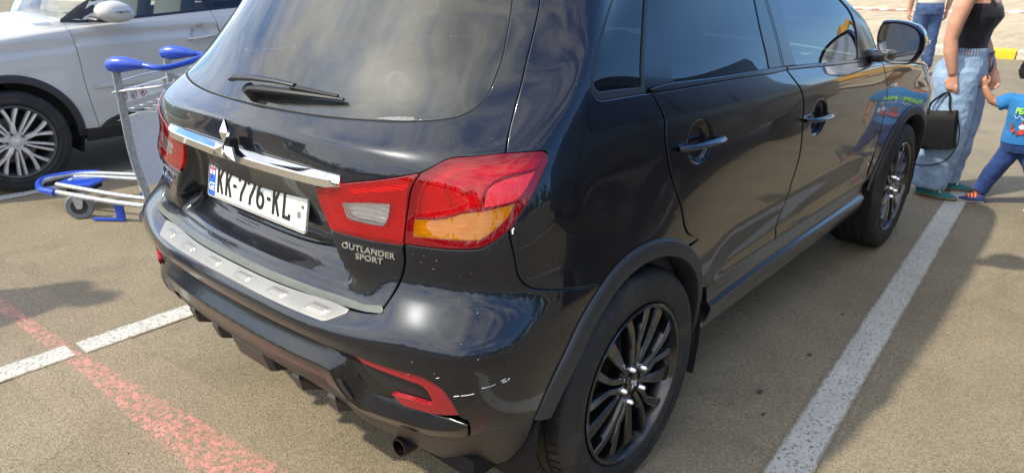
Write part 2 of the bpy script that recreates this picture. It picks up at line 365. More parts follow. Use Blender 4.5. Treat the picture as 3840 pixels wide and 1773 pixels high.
SY=[(.845,.82,.80,.80,.80,.84,.82),(.875,.86,.835,.835,.84,.86,.85),(.887,.875,.85,.85,.855,.87,.87),(.893,.885,.865,.865,.87,.88,.875),
(.897,.89,.875,.872,.875,.885,.88),(.897,.893,.88,.878,.88,.887,.88),(.895,.893,.882,.88,.882,.889,.88),(.887,.89,.885,.883,.884,.889,.88),
(.873,.883,.887,.886,.886,.886,.87),(.864,.875,.885,.885,.882,.876,.845),(.845,.858,.868,.868,.862,.85,.80),(.83,.843,.85,.85,.845,.80,.74),
(.787,.79,.795,.79,.785,.7,.6),(.742,.748,.75,.74,.735,.6,.5),(.66,.668,.67,.66,.655,.5,.4),(.56,.57,.58,.57,.55,.4,.3)]
SZ=[CV[i] for i in range(16)]
FR=[(3.30,.72),(3.45,.38),(3.5,0)]
def _table():
    T=np.zeros((16,16,3))
    for r in range(16):
        z=CV[r]; R=REAR[r]
        T[0,r]=(R[0],0,z);T[1,r]=(R[1],.25,z);T[2,r]=(R[2],.45,z)
        T[3,r]=(R[3],R[4],z);T[4,r]=(R[5],R[6],z);T[5,r]=(R[7],R[8],z)
        dz={11:(.01,.005,0,-.03,-.07,-.12,-.18,-.24,-.28,-.29),10:(0,0,0,-.01,-.03,-.08,-.13,-.2,-.24,-.25),9:(0,0,0,0,-.01,-.04,-.08,-.14,-.18,-.19),
            8:(0,0,0,0,0,-.02,-.04,-.08,-.11,-.12),12:(0,0,0,-.01,-.05,-.2,-.2,-.3,-.3,-.3),13:(0,0,0,-.01,-.06,-.2,-.3,-.3,-.3,-.3),14:(0,0,0,-.01,-.06,-.2,-.3,-.3,-.3,-.3),15:(0,0,0,-.015,-.06,-.2,-.3,-.3,-.3,-.3)}.get(r,(0,)*10)
        for k in range(7): T[6+k,r]=(SX[r][k],SY[r][k],z+dz[k])
        b=min(1,max(0,(z-.2)/.35))*.1 if z<.55 else .1-max(0,(z-.6))*.25
        for k,(x,y) in enumerate(FR): T[13+k,r]=(x+b,y,z+dz[7+k])
    return T
def spl(xs,ys,xq,even=False):
    """natural cubic spline, ys (n,...) ; even -> zero slope at the start"""
    xs=np.asarray(xs,float); ys=np.asarray(ys,float); n=len(xs); h=np.diff(xs)
    A=np.zeros((n,n)); B=np.zeros(ys.shape)
    A[0,0]=A[-1,-1]=1
    if even: A[0,0]=2*h[0];A[0,1]=h[0];B[0]=6*(ys[1]-ys[0])/h[0]
    for i in range(1,n-1):
        A[i,i-1]=h[i-1];A[i,i]=2*(h[i-1]+h[i]);A[i,i+1]=h[i]
        B[i]=6*((ys[i+1]-ys[i])/h[i]-(ys[i]-ys[i-1])/h[i-1])
    M=np.linalg.solve(A,B.reshape(n,-1)).reshape(ys.shape)
    xq=np.asarray(xq,float); i=np.clip(np.searchsorted(xs,xq)-1,0,n-2); hh=h[i]
    sh=(-1,)+(1,)*(ys.ndim-1)
    a=((xs[i+1]-xq)/hh).reshape(sh);b=((xq-xs[i])/hh).reshape(sh);hh=hh.reshape(sh)
    return a*ys[i]+b*ys[i+1]+((a**3-a)*M[i]+(b**3-b)*M[i+1])*hh*hh/6
TAB=_table()
# dense resampled grid, then bilinear/cubic lookups
GU=np.linspace(0,5.6,1121); GV=np.linspace(.26,1.60,671)
def _dense():
    t=np.empty((16,16,3))
    a=np.empty((1121,16,3))
    for k in range(3):
        a[:,:,k]=spl(CU,TAB[:,:,k],GU,even=(k!=1))
    b=np.empty((671,1121,3)); at=a.transpose(1,0,2)
    b=spl(CV,at,GV)
    g=b.transpose(1,0,2).copy()
    g[0,:,1]=0
    return g
GRID=_dense()
def S(u,v):
    """body surface point(s); u>0 right side (y<0), u<0 left side"""
    u=np.atleast_1d(np.asarray(u,float)); v=np.atleast_1d(np.asarray(v,float)); s=np.where(u<0,1.,-1.); a=np.abs(u)
    fi=np.clip(a/5.6*1120,0,1119.999); fj=np.clip((v-.26)/1.34*670,0,669.999)
    i=fi.astype(int);j=fj.astype(int);p=(fi-i)[:,None];q=(fj-j)[:,None]
    def cr(P0,P1,P2,P3,t): return .5*((2*P1)+(-P0+P2)*t+(2*P0-5*P1+4*P2-P3)*t*t+(-P0+3*P1-3*P2+P3)*t**3)
    def col(ii):
        m=ii<0; ii=np.abs(ii); ii=np.clip(ii,0,1120)
        def g(jj):
            r=GRID[ii,np.clip(jj,0,670)].copy(); r[m,1]*=-1; return r
        return cr(g(j-1),g(j),g(j+1),g(j+2),q)
    P=cr(col(i-1),col(i),col(i+1),col(i+2),p)
    P[:,1]*=s
    return P
def N(u,v,e=.004):
    u=np.atleast_1d(np.asarray(u,float)); v=np.atleast_1d(np.asarray(v,float))
    du=S(u+e,v)-S(u-e,v); dv=S(u,v+e)-S(u,v-e)
    n=np.cross(du,dv); n/=np.linalg.norm(n,axis=1)[:,None]+1e-12
    return n
# ---------------------------------------------------------------- curved panels cut from the body surface
def segs(*S_):
    """each segment = list of (u,v); smoothed inside, sharp at the joints -> closed loop"""
    L = []
    for s in S_:
        if len(s) > 2: q = cr(s, 6)
        else: q = [np.array(p, float) for p in s]
        if L and np.allclose(L[-1], q[0], atol=1e-6): q = q[1:]
        L += q
    if np.allclose(L[0], L[-1], atol=1e-6): L = L[:-1]
    return np.array(L)
def mirror(L):
    L = np.array(L)[::-1].copy(); L[:, 0] *= -1; return L
def resamp(L, step):
    out = []; n = len(L)
    for i in range(n):
        a, b = L[i], L[(i+1) % n]; d = np.linalg.norm(b-a)
        if out and d < step*.28 and i < n-1 and i % 2: continue
        k = max(1, int(math.ceil(d/step)))
        for j in range(k): out.append(a+(b-a)*j/k)
    return np.array(out)
def area(L): x, y = L[:, 0], L[:, 1]; return .5*np.sum(x*np.roll(y, -1)-np.roll(x, -1)*y)
def inset(L, r):
    """offset to the left of travel (interior of a CCW loop)"""
    d = np.roll(L, -1, 0)-L; d /= np.linalg.norm(d, axis=1)[:, None]+1e-12
    n = np.stack([-d[:, 1], d[:, 0]], 1); m = n+np.roll(n, 1, 0); m /= np.linalg.norm(m, axis=1)[:, None]+1e-12
    k = 1/np.clip((m*n).sum(1), .45, 1)
    return L+m*(r*k)[:, None]
def inpoly(P, L):
    x, y = P[:, 0], P[:, 1]; ins = np.zeros(len(P), bool); n = len(L)
    for i in range(n):
        (x1, y1), (x2, y2) = L[i], L[(i+1) % n]
        c = ((y1 > y) != (y2 > y)); t = (x2-x1)*(y-y1)/((y2-y1) if y2 != y1 else 1e-12)+x1
        ins ^= c & (x < t)
    return ins
def dist(P, L):
    D = np.full(len(P), 9.)
    for i in range(len(L)):
        a, b = L[i], L[(i+1) % len(L)]; e = b-a; t = np.clip(((P-a)@e)/(e@e+1e-12), 0, 1)
        D = np.minimum(D, np.linalg.norm(P-(a+t[:, None]*e), axis=1))
    return D
class Surf:
    def __init__(s, fn=None): s.S = fn or S
    def N(s, u, v, e=.004):
        n = np.cross(s.S(u+e, v)-s.S(u-e, v), s.S(u, v+e)-s.S(u, v-e)); return n/(np.linalg.norm(n, axis=1)[:, None]+1e-12)
    def F(s, uv, off=0., disp=None):
        u, v = uv[:, 0], uv[:, 1]; d = off+(disp(u, v) if disp else 0)
        return s.S(u, v)+s.N(u, v)*(np.zeros(len(u))+d)[:, None]
    def FN(s, uv, off=0., disp=None, e=.002):
        if disp is None: return s.N(uv[:, 0], uv[:, 1])
        a = s.F(uv+[e, 0], off, disp)-s.F(uv-[e, 0], off, disp); b = s.F(uv+[0, e], off, disp)-s.F(uv-[0, e], off, disp)
        n = np.cross(a, b); return n/(np.linalg.norm(n, axis=1)[:, None]+1e-12)
BODY = Surf()
def panel(name, mat, loops, parent, off=0., disp=None, grid=.022, r=.003, skirt=.012, extra=None, surf=None, step=.014, lip=.0022, filt=None, grow=None):
    if grow is None: grow = .0018 if parent is CAR else 0.
    sf = surf or BODY
    if isinstance(loops, np.ndarray): loops = [loops]
    L = []
    for i, l in enumerate(loops):
        l = resamp(l, step)
        if (area(l) < 0) == (i == 0): l = l[::-1]
        if grow: l = inset(l, -grow)
        L.append(l)
    I = [inset(l, r) for l in L]
    lo = I[0].min(0); hi = I[0].max(0)
    gx = np.arange(lo[0]+grid/2, hi[0], grid); gy = np.arange(lo[1]+grid/2, hi[1], grid)
    G = np.array([(x+(grid/2 if j % 2 else 0), y) for j, y in enumerate(gy) for x in gx]).reshape(-1, 2)
    if extra is not None:
        E = np.array(extra, float).reshape(-1, 2); keepg = np.ones(len(G), bool)
        for c0 in range(0, len(G), 400):
            q = G[c0:c0+400]; dd_ = np.abs(q[:, None, :]-E[None]); keepg[c0:c0+400] = (np.maximum(dd_[..., 0], dd_[..., 1]) > grid*.62).all(1)
        G = np.concatenate([G[keepg], E])
    m = inpoly(G, I[0])
    for h in I[1:]: m &= ~inpoly(G, h)
    G = G[m]
    if len(G):
        D = np.min([dist(G, l) for l in I], 0); G = G[D > (grid*.35 if extra is None else .002)]
    pts = [Vector(p) for l in I for p in l]; edges = []; k = 0
    for l in I:
        edges += [(k+i, k+(i+1) % len(l)) for i in range(len(l))]; k += len(l)
    pts += [Vector(p) for p in G]
    V2, _, T, _, _, _ = delaunay_2d_cdt(pts, edges, [], 0, 1e-7)
    V2 = np.array([(p.x, p.y) for p in V2]); T = np.array([t for t in T if len(t) == 3])
    C = V2[T].mean(1); keep = inpoly(C, I[0])
    for h in I[1:]: keep &= ~inpoly(C, h)
    if filt is not None: keep &= filt(C)
    T = T[keep]
    a = V2[T]; ar = (a[:, 1, 0]-a[:, 0, 0])*(a[:, 2, 1]-a[:, 0, 1])-(a[:, 2, 0]-a[:, 0, 0])*(a[:, 1, 1]-a[:, 0, 1])
    T[ar < 0] = T[ar < 0][:, ::-1]
    V = sf.F(V2, off, disp); Nn = sf.FN(V2, off, disp)
    Vs = [V]; Ns = [Nn]; Fs = [tuple(t) for t in T]; base = len(V)
    for l, il in zip(L, I):
        n = len(l)
        nn = sf.FN(il, off, disp); pin = sf.F(il, off, disp); pout = sf.F(l, off, disp); sn = sf.N(l[:, 0], l[:, 1])
        od = pout-pin; od /= np.linalg.norm(od, axis=1)[:, None]+1e-12
        p1 = pout-sn*lip; n1 = nn*.75+od*.66; n1 /= np.linalg.norm(n1, axis=1)[:, None]
        p2 = p1.copy(); p3 = pout-sn*skirt-od*.002
        Vs += [pin, p1, p2, p3]; Ns += [nn, n1, od, od]
        for i in range(n):
            j = (i+1) % n
            Fs.append((base+i, base+n+i, base+n+j, base+j))
            Fs.append((base+2*n+i, base+3*n+i, base+3*n+j, base+2*n+j))
        base += 4*n
    o = mesh_obj(name, np.concatenate(Vs), Fs, mat, parent, True, np.concatenate(Ns))
    return o
def strip(name, mat, line, w, parent, off=-.010, surf=None, n=6):
    """ribbon following a line of (u,v) on the body surface"""
    sf = surf or BODY
    P = np.array(cr(line, n)); d = np.gradient(P, axis=0); d /= np.linalg.norm(d, axis=1)[:, None]; q = np.stack([-d[:, 1], d[:, 0]], 1)
    rows = [sf.F(P+q*w*k, off) for k in (-.5, 0, .5)]; m = len(P)
    V = np.concatenate(rows); F = [(r*m+i, r*m+i+1, (r+1)*m+i+1, (r+1)*m+i) for r in (0, 1) for i in range(m-1)]
    return mesh_obj(name, V, F, mat, parent)
def smooth01(x): x = np.clip(x, 0, 1); return x*x*(3-2*x)
# ================================================================ the black car
CAR = thing('parked_car', 'glossy black compact SUV with white KK-776-KL plate, red tail lamps and black wheels', 'car')
def A(*p): return [tuple(q) for q in p]
def uv_of_xz(x, z, sf=None, lo=.9, hi=4.5):
    sf = sf or BODY
    for _ in range(17):
        m = (lo+hi)/2
        if sf.S(m, z)[0][0] < x: lo = m
        else: hi = m
    return ((lo+hi)/2, z)
def arch(cx, cz, r, a0, a1, n, **k):
    """wheel arch on the side, angles in degrees from +x, counted over the top"""
    return [uv_of_xz(cx+r*cos(radians(a)), cz+r*sin(radians(a)), **k) for a in np.linspace(a0, a1, n)]
ACX, ACZ, AR = -.02, .355, .444
def sides(fn):
    for s in (1, -1):
        fn(s)
def sd(L, s):
    L = np.array(L); return L if s > 0 else mirror(L)
# ---- tailgate
crn_seam = A((.70, 1.572), (.728, 1.50), (.746, 1.428), (.756, 1.369), (.774, 1.306), (.797, 1.246), (.811, 1.191), (.816, 1.166), (.8205, 1.121))
tg_lamp = A((.8205, 1.121), (.756, 1.116), (.693, 1.111), (.648, 1.087), (.634, 1.0785))
tg_in1 = A((.634, 1.0785), (.541, 1.0535), (.436, 1.0275), (.342, .999))
tg_in2 = A((.342, .999), (.357, .949), (.391, .899))
tg_in3 = A((.391, .899), (.453, .8985), (.514, .8995), (.601, .9055))
tg_bot = A((.601, .9055), (.605, .871), (.603, .843), (.593, .806), (.578, .775), (.568, .7575))
tg_bot2 = A((.568, .7575), (.501, .7425), (.371, .7345), (.224, .7365), (0, .7365))
half = segs(crn_seam, tg_lamp, tg_in1, tg_in2, tg_in3, tg_bot, tg_bot2)
tg_out = np.concatenate([half, mirror(half)[1:]])
gl = segs(A((0, 1.525), (.35, 1.522), (.56, 1.508)), A((.56, 1.508), (.625, 1.49), (.644, 1.45), (.658, 1.428), (.68, 1.362), (.704, 1.307), (.718, 1.266), (.724, 1.232), (.712, 1.204), (.680, 1.185), (.634, 1.1755), (.556, 1.1675), (.458, 1.161), (.345, 1.157), (.207, 1.1555), (0, 1.1555)))
gl_hole = np.concatenate([gl, mirror(gl)[1:-1]])
def interp(x, xs, ys): return np.interp(x, xs, ys)
RU = ([.755, .79, .80, .858, .904, .95, 1.0, 1.04], [.452, .452, .450, .420, .394, .366, .347, .345])
RD = ([.757, .765, .771, .777, .785, .797, .815, .85, .90, .95, 1.0, 1.03, 1.05], [0, .006, .022, .045, .066, .080, .083, .070, .050, .034, .016, .006, 0])
def tg_disp(u, v):
    a = np.abs(u); k = smooth01((interp(v, *RU)-a)/.038)
    d = -interp(v, *RD)*k
    d = d+.0045*np.exp(-((v-1.108)/.016)**2)*smooth01((.66-a)/.2)
    return d
ex = [(u, v) for v in np.arange(.752, .832, .0035) for u in np.arange(-.47, .471, .016)]+[(u, v) for v in np.arange(.835, 1.04, .012) for u in list(np.arange(-.46, -.29, .008))+list(np.arange(.30, .461, .008))]+[(u, v) for v in np.arange(1.06, 1.15, .006) for u in np.arange(-.72, .72, .03)]
TG = panel('tailgate', 'black_paint', [tg_out, gl_hole], CAR, disp=tg_disp, extra=ex)
# seal, glass
seal = np.array(gl_hole)
panel('window_seal', 'dark_gap', [gl_hole, inset(resamp(gl_hole, .014) if area(gl_hole) > 0 else resamp(gl_hole[::-1], .014), .009)], TG, off=-.004, grid=.05, r=.001, lip=.0005, skirt=.006)
RG = panel('rear_window', 'rear_glass', [inset(resamp(gl_hole, .014) if area(gl_hole) > 0 else resamp(gl_hole[::-1], .014), .007)], CAR, off=-.0030, grid=.03, r=.002, lip=.0005, skirt=.003)
for k in range(6):
    vv = 1.20+.038*k; strip('defroster_line', 'cladding', A((-.50, vv+.012), (-.25, vv+.004), (0, vv), (.25, vv+.004), (.50, vv+.012)), .0016, RG, off=-.0066)
# black ceramic border painted on the inside of the rear glass
fr = inset(resamp(gl_hole, .014) if area(gl_hole) > 0 else resamp(gl_hole[::-1], .014), .014)
fin = fr.copy(); fin[:, 0] *= .90; fin[:, 1] = np.where(fin[:, 1] < 1.2, fin[:, 1]+.022, fin[:, 1])
panel('glass_border', 'rubber_seal', [fr, fin], RG, off=-.009, grid=.03, r=.001, lip=.0003, skirt=.002)
# ---- chrome bar above the plate
def S1(u, v, d=0.): return Vector(BODY.F(np.array([[u, v]]), d)[0])
def cb_sec(y):
    a = abs(y); xb = BODY.S(y if y > 0 else y, 1.035)[0][0]
    t = min(1, max(0, (a-.395)/.045)); t = t*t
    bul = 1-.45*(a/.44)**2
    X = xb
    return [(X+.010, 1.043), (X-.004, 1.044-.001*t), (X-.030*bul*(1-.8*t), 1.0355-.002*t), (X-.033*bul*(1-.8*t), 1.0325), (X-.025*bul*(1-.8*t)-.005, 1.0125+.010*t), (X-.004, 1.0045+.014*t), (X+.010, 1.004+.014*t)]
ys = np.linspace(-.438, .438, 61); V = []; F = []
for y in ys:
    for (x, z) in cb_sec(y): V.append((x, -y, z-.004*(abs(y)/.44)**2*0+.002))
n = 7
for i in range(60):
    for k in range(n-1): F.append((i*n+k, i*n+k+1, (i+1)*n+k+1, (i+1)*n+k))
F += [tuple(range(n)), tuple(reversed(range(60*n, 61*n)))]
b = MB(); b.add(V, F); b.obj('chrome_trim', 'chrome', CAR, auto=22)
# ---- three-diamond badge
def diamonds(r, h, M, mat, name, parent, flat=.0):
    b = MB(); a = r*.5  # rhombus side = a*2/... each diamond: long diagonal r from the centre, sides r/sqrt3
    for q in (90, 210, 330):
        q = radians(q); d = Vector((cos(q), sin(q), 0)); e = Vector((-sin(q), cos(q), 0)); s = r/2*math.tan(radians(30))
        g = d*.003*r/.06
        P0, P1, P2, P3 = g, d*r/2+e*s, d*r, d*r/2-e*s
        c0 = [P0, P1, P2, P3]; m = d*r*.5+Vector((0, 0, h))
        top = [m+(p-d*r*.5)*.12+Vector((0, 0, 0)) for p in c0]; bot = [p.copy() for p in c0]; mid = [p+Vector((0, 0, h*.35)) for p in c0]
        V = [M @ p for p in bot+mid+top]
        F = [(0, 1, 5, 4), (1, 2, 6, 5), (2, 3, 7, 6), (3, 0, 4, 7), (4, 5, 9, 8), (5, 6, 10, 9), (6, 7, 11, 10), (7, 4, 8, 11), (8, 9, 10, 11)]
        b.add(V, F)
    return b.obj(name, mat, parent, smooth=False)
diamonds(.068, .018, frame((-.7115, -.010, 1.0595), (-1, 0, .16)), 'chrome', 'badge', CAR)
MB().box((-.697, -.010, 1.052), (.026, .03, .045)).obj('badge_mount', 'dark_gap', CAR, smooth=False)
# ---- licence plate
PM = frame((-.6405, .006, .9045), (-cos(.213), 0, sin(.213)))
def pl(x, y, z=0): return PM @ Vector((x, y, z))
def rrect(w, h, r, n=5):
    o = []
    for cx, cy, a0 in ((w/2-r, h/2-r, 0), (-w/2+r, h/2-r, 90), (-w/2+r, -h/2+r, 180), (w/2-r, -h/2+r, 270)):
        o += [(cx+r*cos(radians(a0+90*k/n)), cy+r*sin(radians(a0+90*k/n))) for k in range(n+1)]
    return o
b = MB(); b.prism(rrect(.520, .112, .010), -.004, 0, pl); LP = b.obj('licence_plate', 'plate_white', CAR, auto=30)
def ring(w, h, r, t, z0, z1, name, mat, parent, fn=pl):
    o = rrect(w, h, r); i = rrect(w-2*t, h-2*t, max(r-t, .001)); n = len(o)
    V = [fn(x, y, z0) for x, y in o]+[fn(x, y, z1) for x, y in o]+[fn(x, y, z1) for x, y in i]+[fn(x, y, z0) for x, y in i]; F = []
    for k in range(n):
        j = (k+1) % n
        for a in range(3): F.append((a*n+k, a*n+j, (a+1)*n+j, (a+1)*n+k))
    b = MB(); b.add(V, F); return b.obj(name, mat, parent, auto=30)
ring(.520, .112, .010, .0022, -.001, .0016, 'plate_rim', 'rim_silver', LP)
ring(.5135, .1055, .008, .0016, -.001, .0010, 'plate_border_line', 'plate_ink', LP)
b = MB(); b.prism([(-.2560, -.052), (-.2195, -.052), (-.2195, .052), (-.2560, .052)], .0001, .0009, pl); b.obj('blue_band', 'plate_blue', LP, smooth=False)
b = MB(); b.prism([(-.2515, .012), (-.2235, .012), (-.2235, .044), (-.2515, .044)], .0005, .0013, pl); b.obj('flag_field', 'plate_white', LP, smooth=False)
b = MB(); b.prism([(-.2400, .012), (-.2350, .012), (-.2350, .044), (-.2400, .044)], .0006, .0016, pl); b.prism([(-.2515, .0255), (-.2235, .0255), (-.2235, .0305), (-.2515, .0305)], .0006, .0017, pl)
for cx in (-.2457, -.2293):
    for cy in (.0187, .0373):
        b.box(pl(cx, cy, .0012), (.0005, .0030, .0009), PM.to_3x3() @ Matrix.Rotation(pi/2, 3, 'Y') if False else None); 
        b.prism([(cx-.0017, cy-.0006), (cx+.0017, cy-.0006), (cx+.0017, cy+.0006), (cx-.0017, cy+.0006)], .0006, .0016, pl)
        b.prism([(cx-.0006, cy-.0017), (cx+.0006, cy-.0017), (cx+.0006, cy+.0017), (cx-.0006, cy+.0017)], .0006, .00165, pl)
b.obj('flag_crosses', 'plate_red', LP, smooth=False)
text_obj('country_letters', 'GE', 'plate_white', LP, PM @ Matrix.Translation((-.2375, -.026, .0012)), .033, .82, .0004, .0006)
# tall condensed plate characters drawn as strokes
def stroke(b, pts, w, z0=.0008, z1=.0022, fn=pl):
    pts = [np.array(p, float) for p in pts]; L = []; R = []
    for i, p in enumerate(pts):
        a = pts[max(i-1, 0)]; c = pts[min(i+1, len(pts)-1)]
        d1 = p-a; d2 = c-p
        d1 = d1/(np.linalg.norm(d1)+1e-9) if i else d2/np.linalg.norm(d2); d2 = d2/(np.linalg.norm(d2)+1e-9) if i < len(pts)-1 else d1
        n1 = np.array([-d1[1], d1[0]]); n2 = np.array([-d2[1], d2[0]]); m = n1+n2; m /= np.linalg.norm(m); k = 1/max(.5, m@n1)
        L.append(p+m*w/2*k); R.append(p-m*w/2*k)
    b.prism([tuple(q) for q in L+R[::-1]], z0, z1, fn)
b = MB(); H = .074; y0 = -H/2; sw = .0098
def glyph(ch, x, w):
    if ch == 'K':
        stroke(b, [(x, y0), (x, y0+H)], sw); stroke(b, [(x+w, y0+H), (x+.004, y0+H*.42)], sw*.92); stroke(b, [(x+.010, y0+H*.56), (x+w+.001, y0)], sw*.95, z1=.00225)
    elif ch == 'L': stroke(b, [(x, y0+H), (x, y0+sw/2), (x+w, y0+sw/2), (x+w, y0+sw*1.75)], sw)
    elif ch == '-': stroke(b, [(x, 0), (x+w, 0)], sw)
    elif ch == '7': stroke(b, [(x-.002, y0+H-sw*1.9), (x-.002, y0+H-sw/2), (x+w, y0+H-sw/2), (x+w, y0+H*.76), (x+w*.36, y0+H*.30), (x+w*.30, y0)], sw)
    elif ch == '6':
        cx = x+w/2; ry = H*.27; rx = w/2
        stroke(b, [(cx+rx*cos(t), y0+ry+sw*.42+(ry)*sin(t)) for t in np.linspace(0, 2*pi, 25)], sw)
        stroke(b, [(cx-rx, y0+ry+sw*.4), (cx-rx*.98, y0+H*.56), (cx-rx*.55, y0+H*.80), (cx+rx*.35, y0+H*1.0)], sw, z1=.00225)
for ch, x, w in (('K', -.205, .026), ('K', -.157, .026), ('-', -.118, .017), ('7', -.083, .030), ('7', -.034, .030), ('6', .014, .031), ('-', .063, .017), ('K', .097, .026), ('L', .148, .027)):
    glyph(ch, x+.004, w)
b.obj('plate_characters', 'plate_ink', LP, smooth=False)
b = MB(); b.prism([(.223+.0095*cos(t), -.012+.0095*sin(t)) for t in np.linspace(0, 2*pi, 24, endpoint=False)], .0003, .0008, pl); b.obj('plate_hologram', 'brushed_steel', LP, smooth=False)
for px, py in ((-.2435, .0035), (.238, .012)):
    b = MB(); b.prism([(px+.0042*cos(t), py+.0042*sin(t)) for t in np.linspace(0, 2*pi, 14, endpoint=False)], .0005, .0032, pl); b.obj('plate_screw', 'bolt_rust', LP, smooth=False)
# ---- rear wiper
b = MB()
def wp(u, v, h): return S1(u, v, h)
b.tube([wp(.02, 1.178, -.005), wp(.02, 1.186, .030)], .017, 16)
b.tube([wp(-.070, 1.196, .030), wp(-.02, 1.199, .045), wp(.06, 1.203, .046), wp(.14, 1.2045, .042), wp(.205, 1.203, .036)], [.012, .017, .0125, .0095, .007], 10, flat=(1, .62)); b.obj('wiper_arm', 'satin_trim', CAR)
b = MB(); b.tube([wp(.02, 1.186, .022), wp(.08, 1.189, .026), wp(.20, 1.192, .022), wp(.30, 1.194, .015), wp(.352, 1.1945, .010)], [.012, .015, .0125, .009, .005], 8, flat=(1.0, .7)); b.tube([wp(.19, 1.200, .032), wp(.27, 1.199, .024), wp(.335, 1.198, .015)], [.007, .006, .0045], 8)
b.obj('wiper_blade', 'rubber_seal', CAR)
# ---- tail lamps
lo_out = segs(A((.6365, 1.0735), (.650, 1.0815), (.693, 1.1045), (.756, 1.110), (.822, 1.1145), (.915, 1.1135), (.937, 1.106), (.940, 1.092)), A((.940, 1.092), (.900, 1.038), (.859, .989), (.838, .960), (.815, .942), (.792, .9285), (.770, .922), (.715, .918), (.611, .915)), A((.611, .915), (.613, .976), (.621, 1.037), (.6365, 1.0735)))
amber = segs(A((.629, .971), (.685, .977), (.712, .985), (.736, .994), (.775, .9995), (.850, 1.0145)), A((.850, 1.0145), (.834, .986), (.802, .956), (.777, .938)), A((.777, .938), (.69, .9355), (.629, .933)), A((.629, .933), (.629, .971)))
redin = segs(A((.630, .976), (.685, .982), (.712, .990), (.736, .999), (.773, 1.0045)), A((.773, 1.0045), (.774, 1.025), (.786, 1.050), (.824, 1.071), (.912, 1.083)), A((.912, 1.083), (.918, 1.100), (.880, 1.1035), (.822, 1.1035), (.756, 1.0985), (.700, 1.093), (.665, 1.075), (.650, 1.062)), A((.650, 1.062), (.636, 1.03), (.630, .976)))
prism = segs(A((.779, 1.0075), (.850, 1.0205)), A((.850, 1.0205), (.872, 1.036), (.905, 1.076)), A((.905, 1.076), (.823, 1.064), (.788, 1.044), (.779, 1.0075)))
li_out = segs(A((.347, .9955), (.436, 1.0225), (.541, 1.0485), (.6285, 1.0725)), A((.6285, 1.0725), (.614, 1.038), (.607, .99), (.604, .914)), A((.604, .914), (.598, .9095), (.514, .9045), (.453, .9035), (.398, .9035)), A((.398, .9035), (.363, .950), (.347, .9955)))
li_white = segs(A((.437, .978), (.513, .9925), (.570, .9985)), A((.570, .9985), (.567, .970), (.560, .950), (.546, .943), (.480, .941)), A((.480, .941), (.455, .945), (.437, .978)))
def bowl(cx, cy, r, h, base=-.004):
    def f(u, v):
        q = ((u-cx)**2+(v-cy)**2)/r**2
        return base-h*np.sqrt(np.clip(1-q, 0, 1))
    return f
def lamps(s):
    LO = panel('tail_lamp', 'lens_dark_red', [sd(lo_out, s), sd(redin, s), sd(amber, s), sd(prism, s)], CAR, off=.0035, grid=.02, r=.003, skirt=.02, step=.011)
    panel('red_lens', 'lens_red', sd(redin, s), LO, off=.0035, grid=.018, r=.0008, lip=.0, skirt=.002, step=.011)
    panel('amber_lens', 'lens_amber', sd(amber, s), LO, off=.0035, grid=.018, r=.0008, lip=.0, skirt=.012, step=.011)
    panel('side_reflector', 'prism_reflector', sd(prism, s), LO, off=.0036, grid=.018, r=.0008, lip=.0, skirt=.012, step=.011)
    bf = bowl(.736, 1.040, .052, .024, -.016)
    panel('lamp_reflector', 'silver_reflector', sd(redin, s), LO, off=0, disp=lambda u, v: bf(np.abs(u), v), grid=.006, r=.001, skirt=.002)
    panel('ribbed_reflector', 'ribbed_reflector', sd(amber, s), LO, off=-.012, grid=.02, r=.001, skirt=.002)
    panel('lamp_back', 'lens_solid_red', [sd(lo_out, s), sd(redin, s), sd(amber, s), sd(prism, s)], LO, off=-.010, grid=.02, r=.001, skirt=.002)
    bm_ = MB(); p = S1(s*.736, 1.040, -.022); bm_.lathe([(.0001, .016), (.007, .012), (.009, 0), (.009, -.02)], 14, 'x', c=p, sgn=-1); bm_.obj('bulb', 'lens_clear', LO)
    LI = panel('reverse_lamp', 'lens_red', [sd(li_out, s), sd(li_white, s)], CAR, off=.0035, grid=.02, r=.003, skirt=.02, step=.011)
    panel('clear_lens', 'lens_clear', sd(li_white, s), LI, off=.0035, grid=.018, r=.0008, lip=.0, skirt=.010, step=.011)
    panel('inner_reflector', 'ribbed_reflector_fine', [sd(li_out, s), sd(li_white, s)], LI, off=-.014, grid=.02, r=.001, skirt=.002)
    panel('clear_reflector', 'ribbed_reflector', sd(li_white, s), LI, disp=lambda u, v: bowl(.505, .968, .06, .02, -.008)(np.abs(u), v), grid=.008, r=.001, skirt=.002)
sides(lamps)
# ---- bumper
b_top = A((0, .7205), (.30, .7205), (.407, .7205), (.500, .7275), (.560, .740), (.574, .7535))
b_cor = A((.574, .7535), (.586, .775), (.602, .806), (.612, .843), (.6145, .871), (.6115, .9085))
b_lamp = A((.6115, .9085), (.715, .912), (.770, .9155), (.792, .922), (.815, .936), (.836, .953))
b_split = A((.836, .953), (.857, .894), (.868, .846), (.887, .817), (.918, .801), (1.052, .762))
b_arch = [uv_of_xz(ACX+AR*cos(radians(a)), ACZ+AR*sin(radians(a))) for a in np.linspace(116, 165.5, 14)]
b_low = A(b_arch[-1], (.860, .4635), (.820, .4655), (.790, .463), (.756, .455), (.742, .447))
b_lip = A((.742, .447), (.744, .470), (.742, .504))
b_rec = A((.742, .504), (.727, .520), (.719, .557), (.706, .594), (.688, .615), (.660, .6285), (.595, .6305), (.519, .634))
b_gr = A((.519, .634), (.467, .634), (.353, .638), (.243, .641), (0, .641))
half = segs(b_top, b_cor, b_lamp, b_split, b_arch, b_low, b_lip, b_rec, b_gr)
bp = np.concatenate([half, mirror(half)[1:-1]])
exb = [(u, v) for v in np.arange(.66, .785, .0045) for u in np.arange(-.80, .801, .02)]
BU = panel('rear_bumper', 'black_paint', bp, CAR, extra=exb)
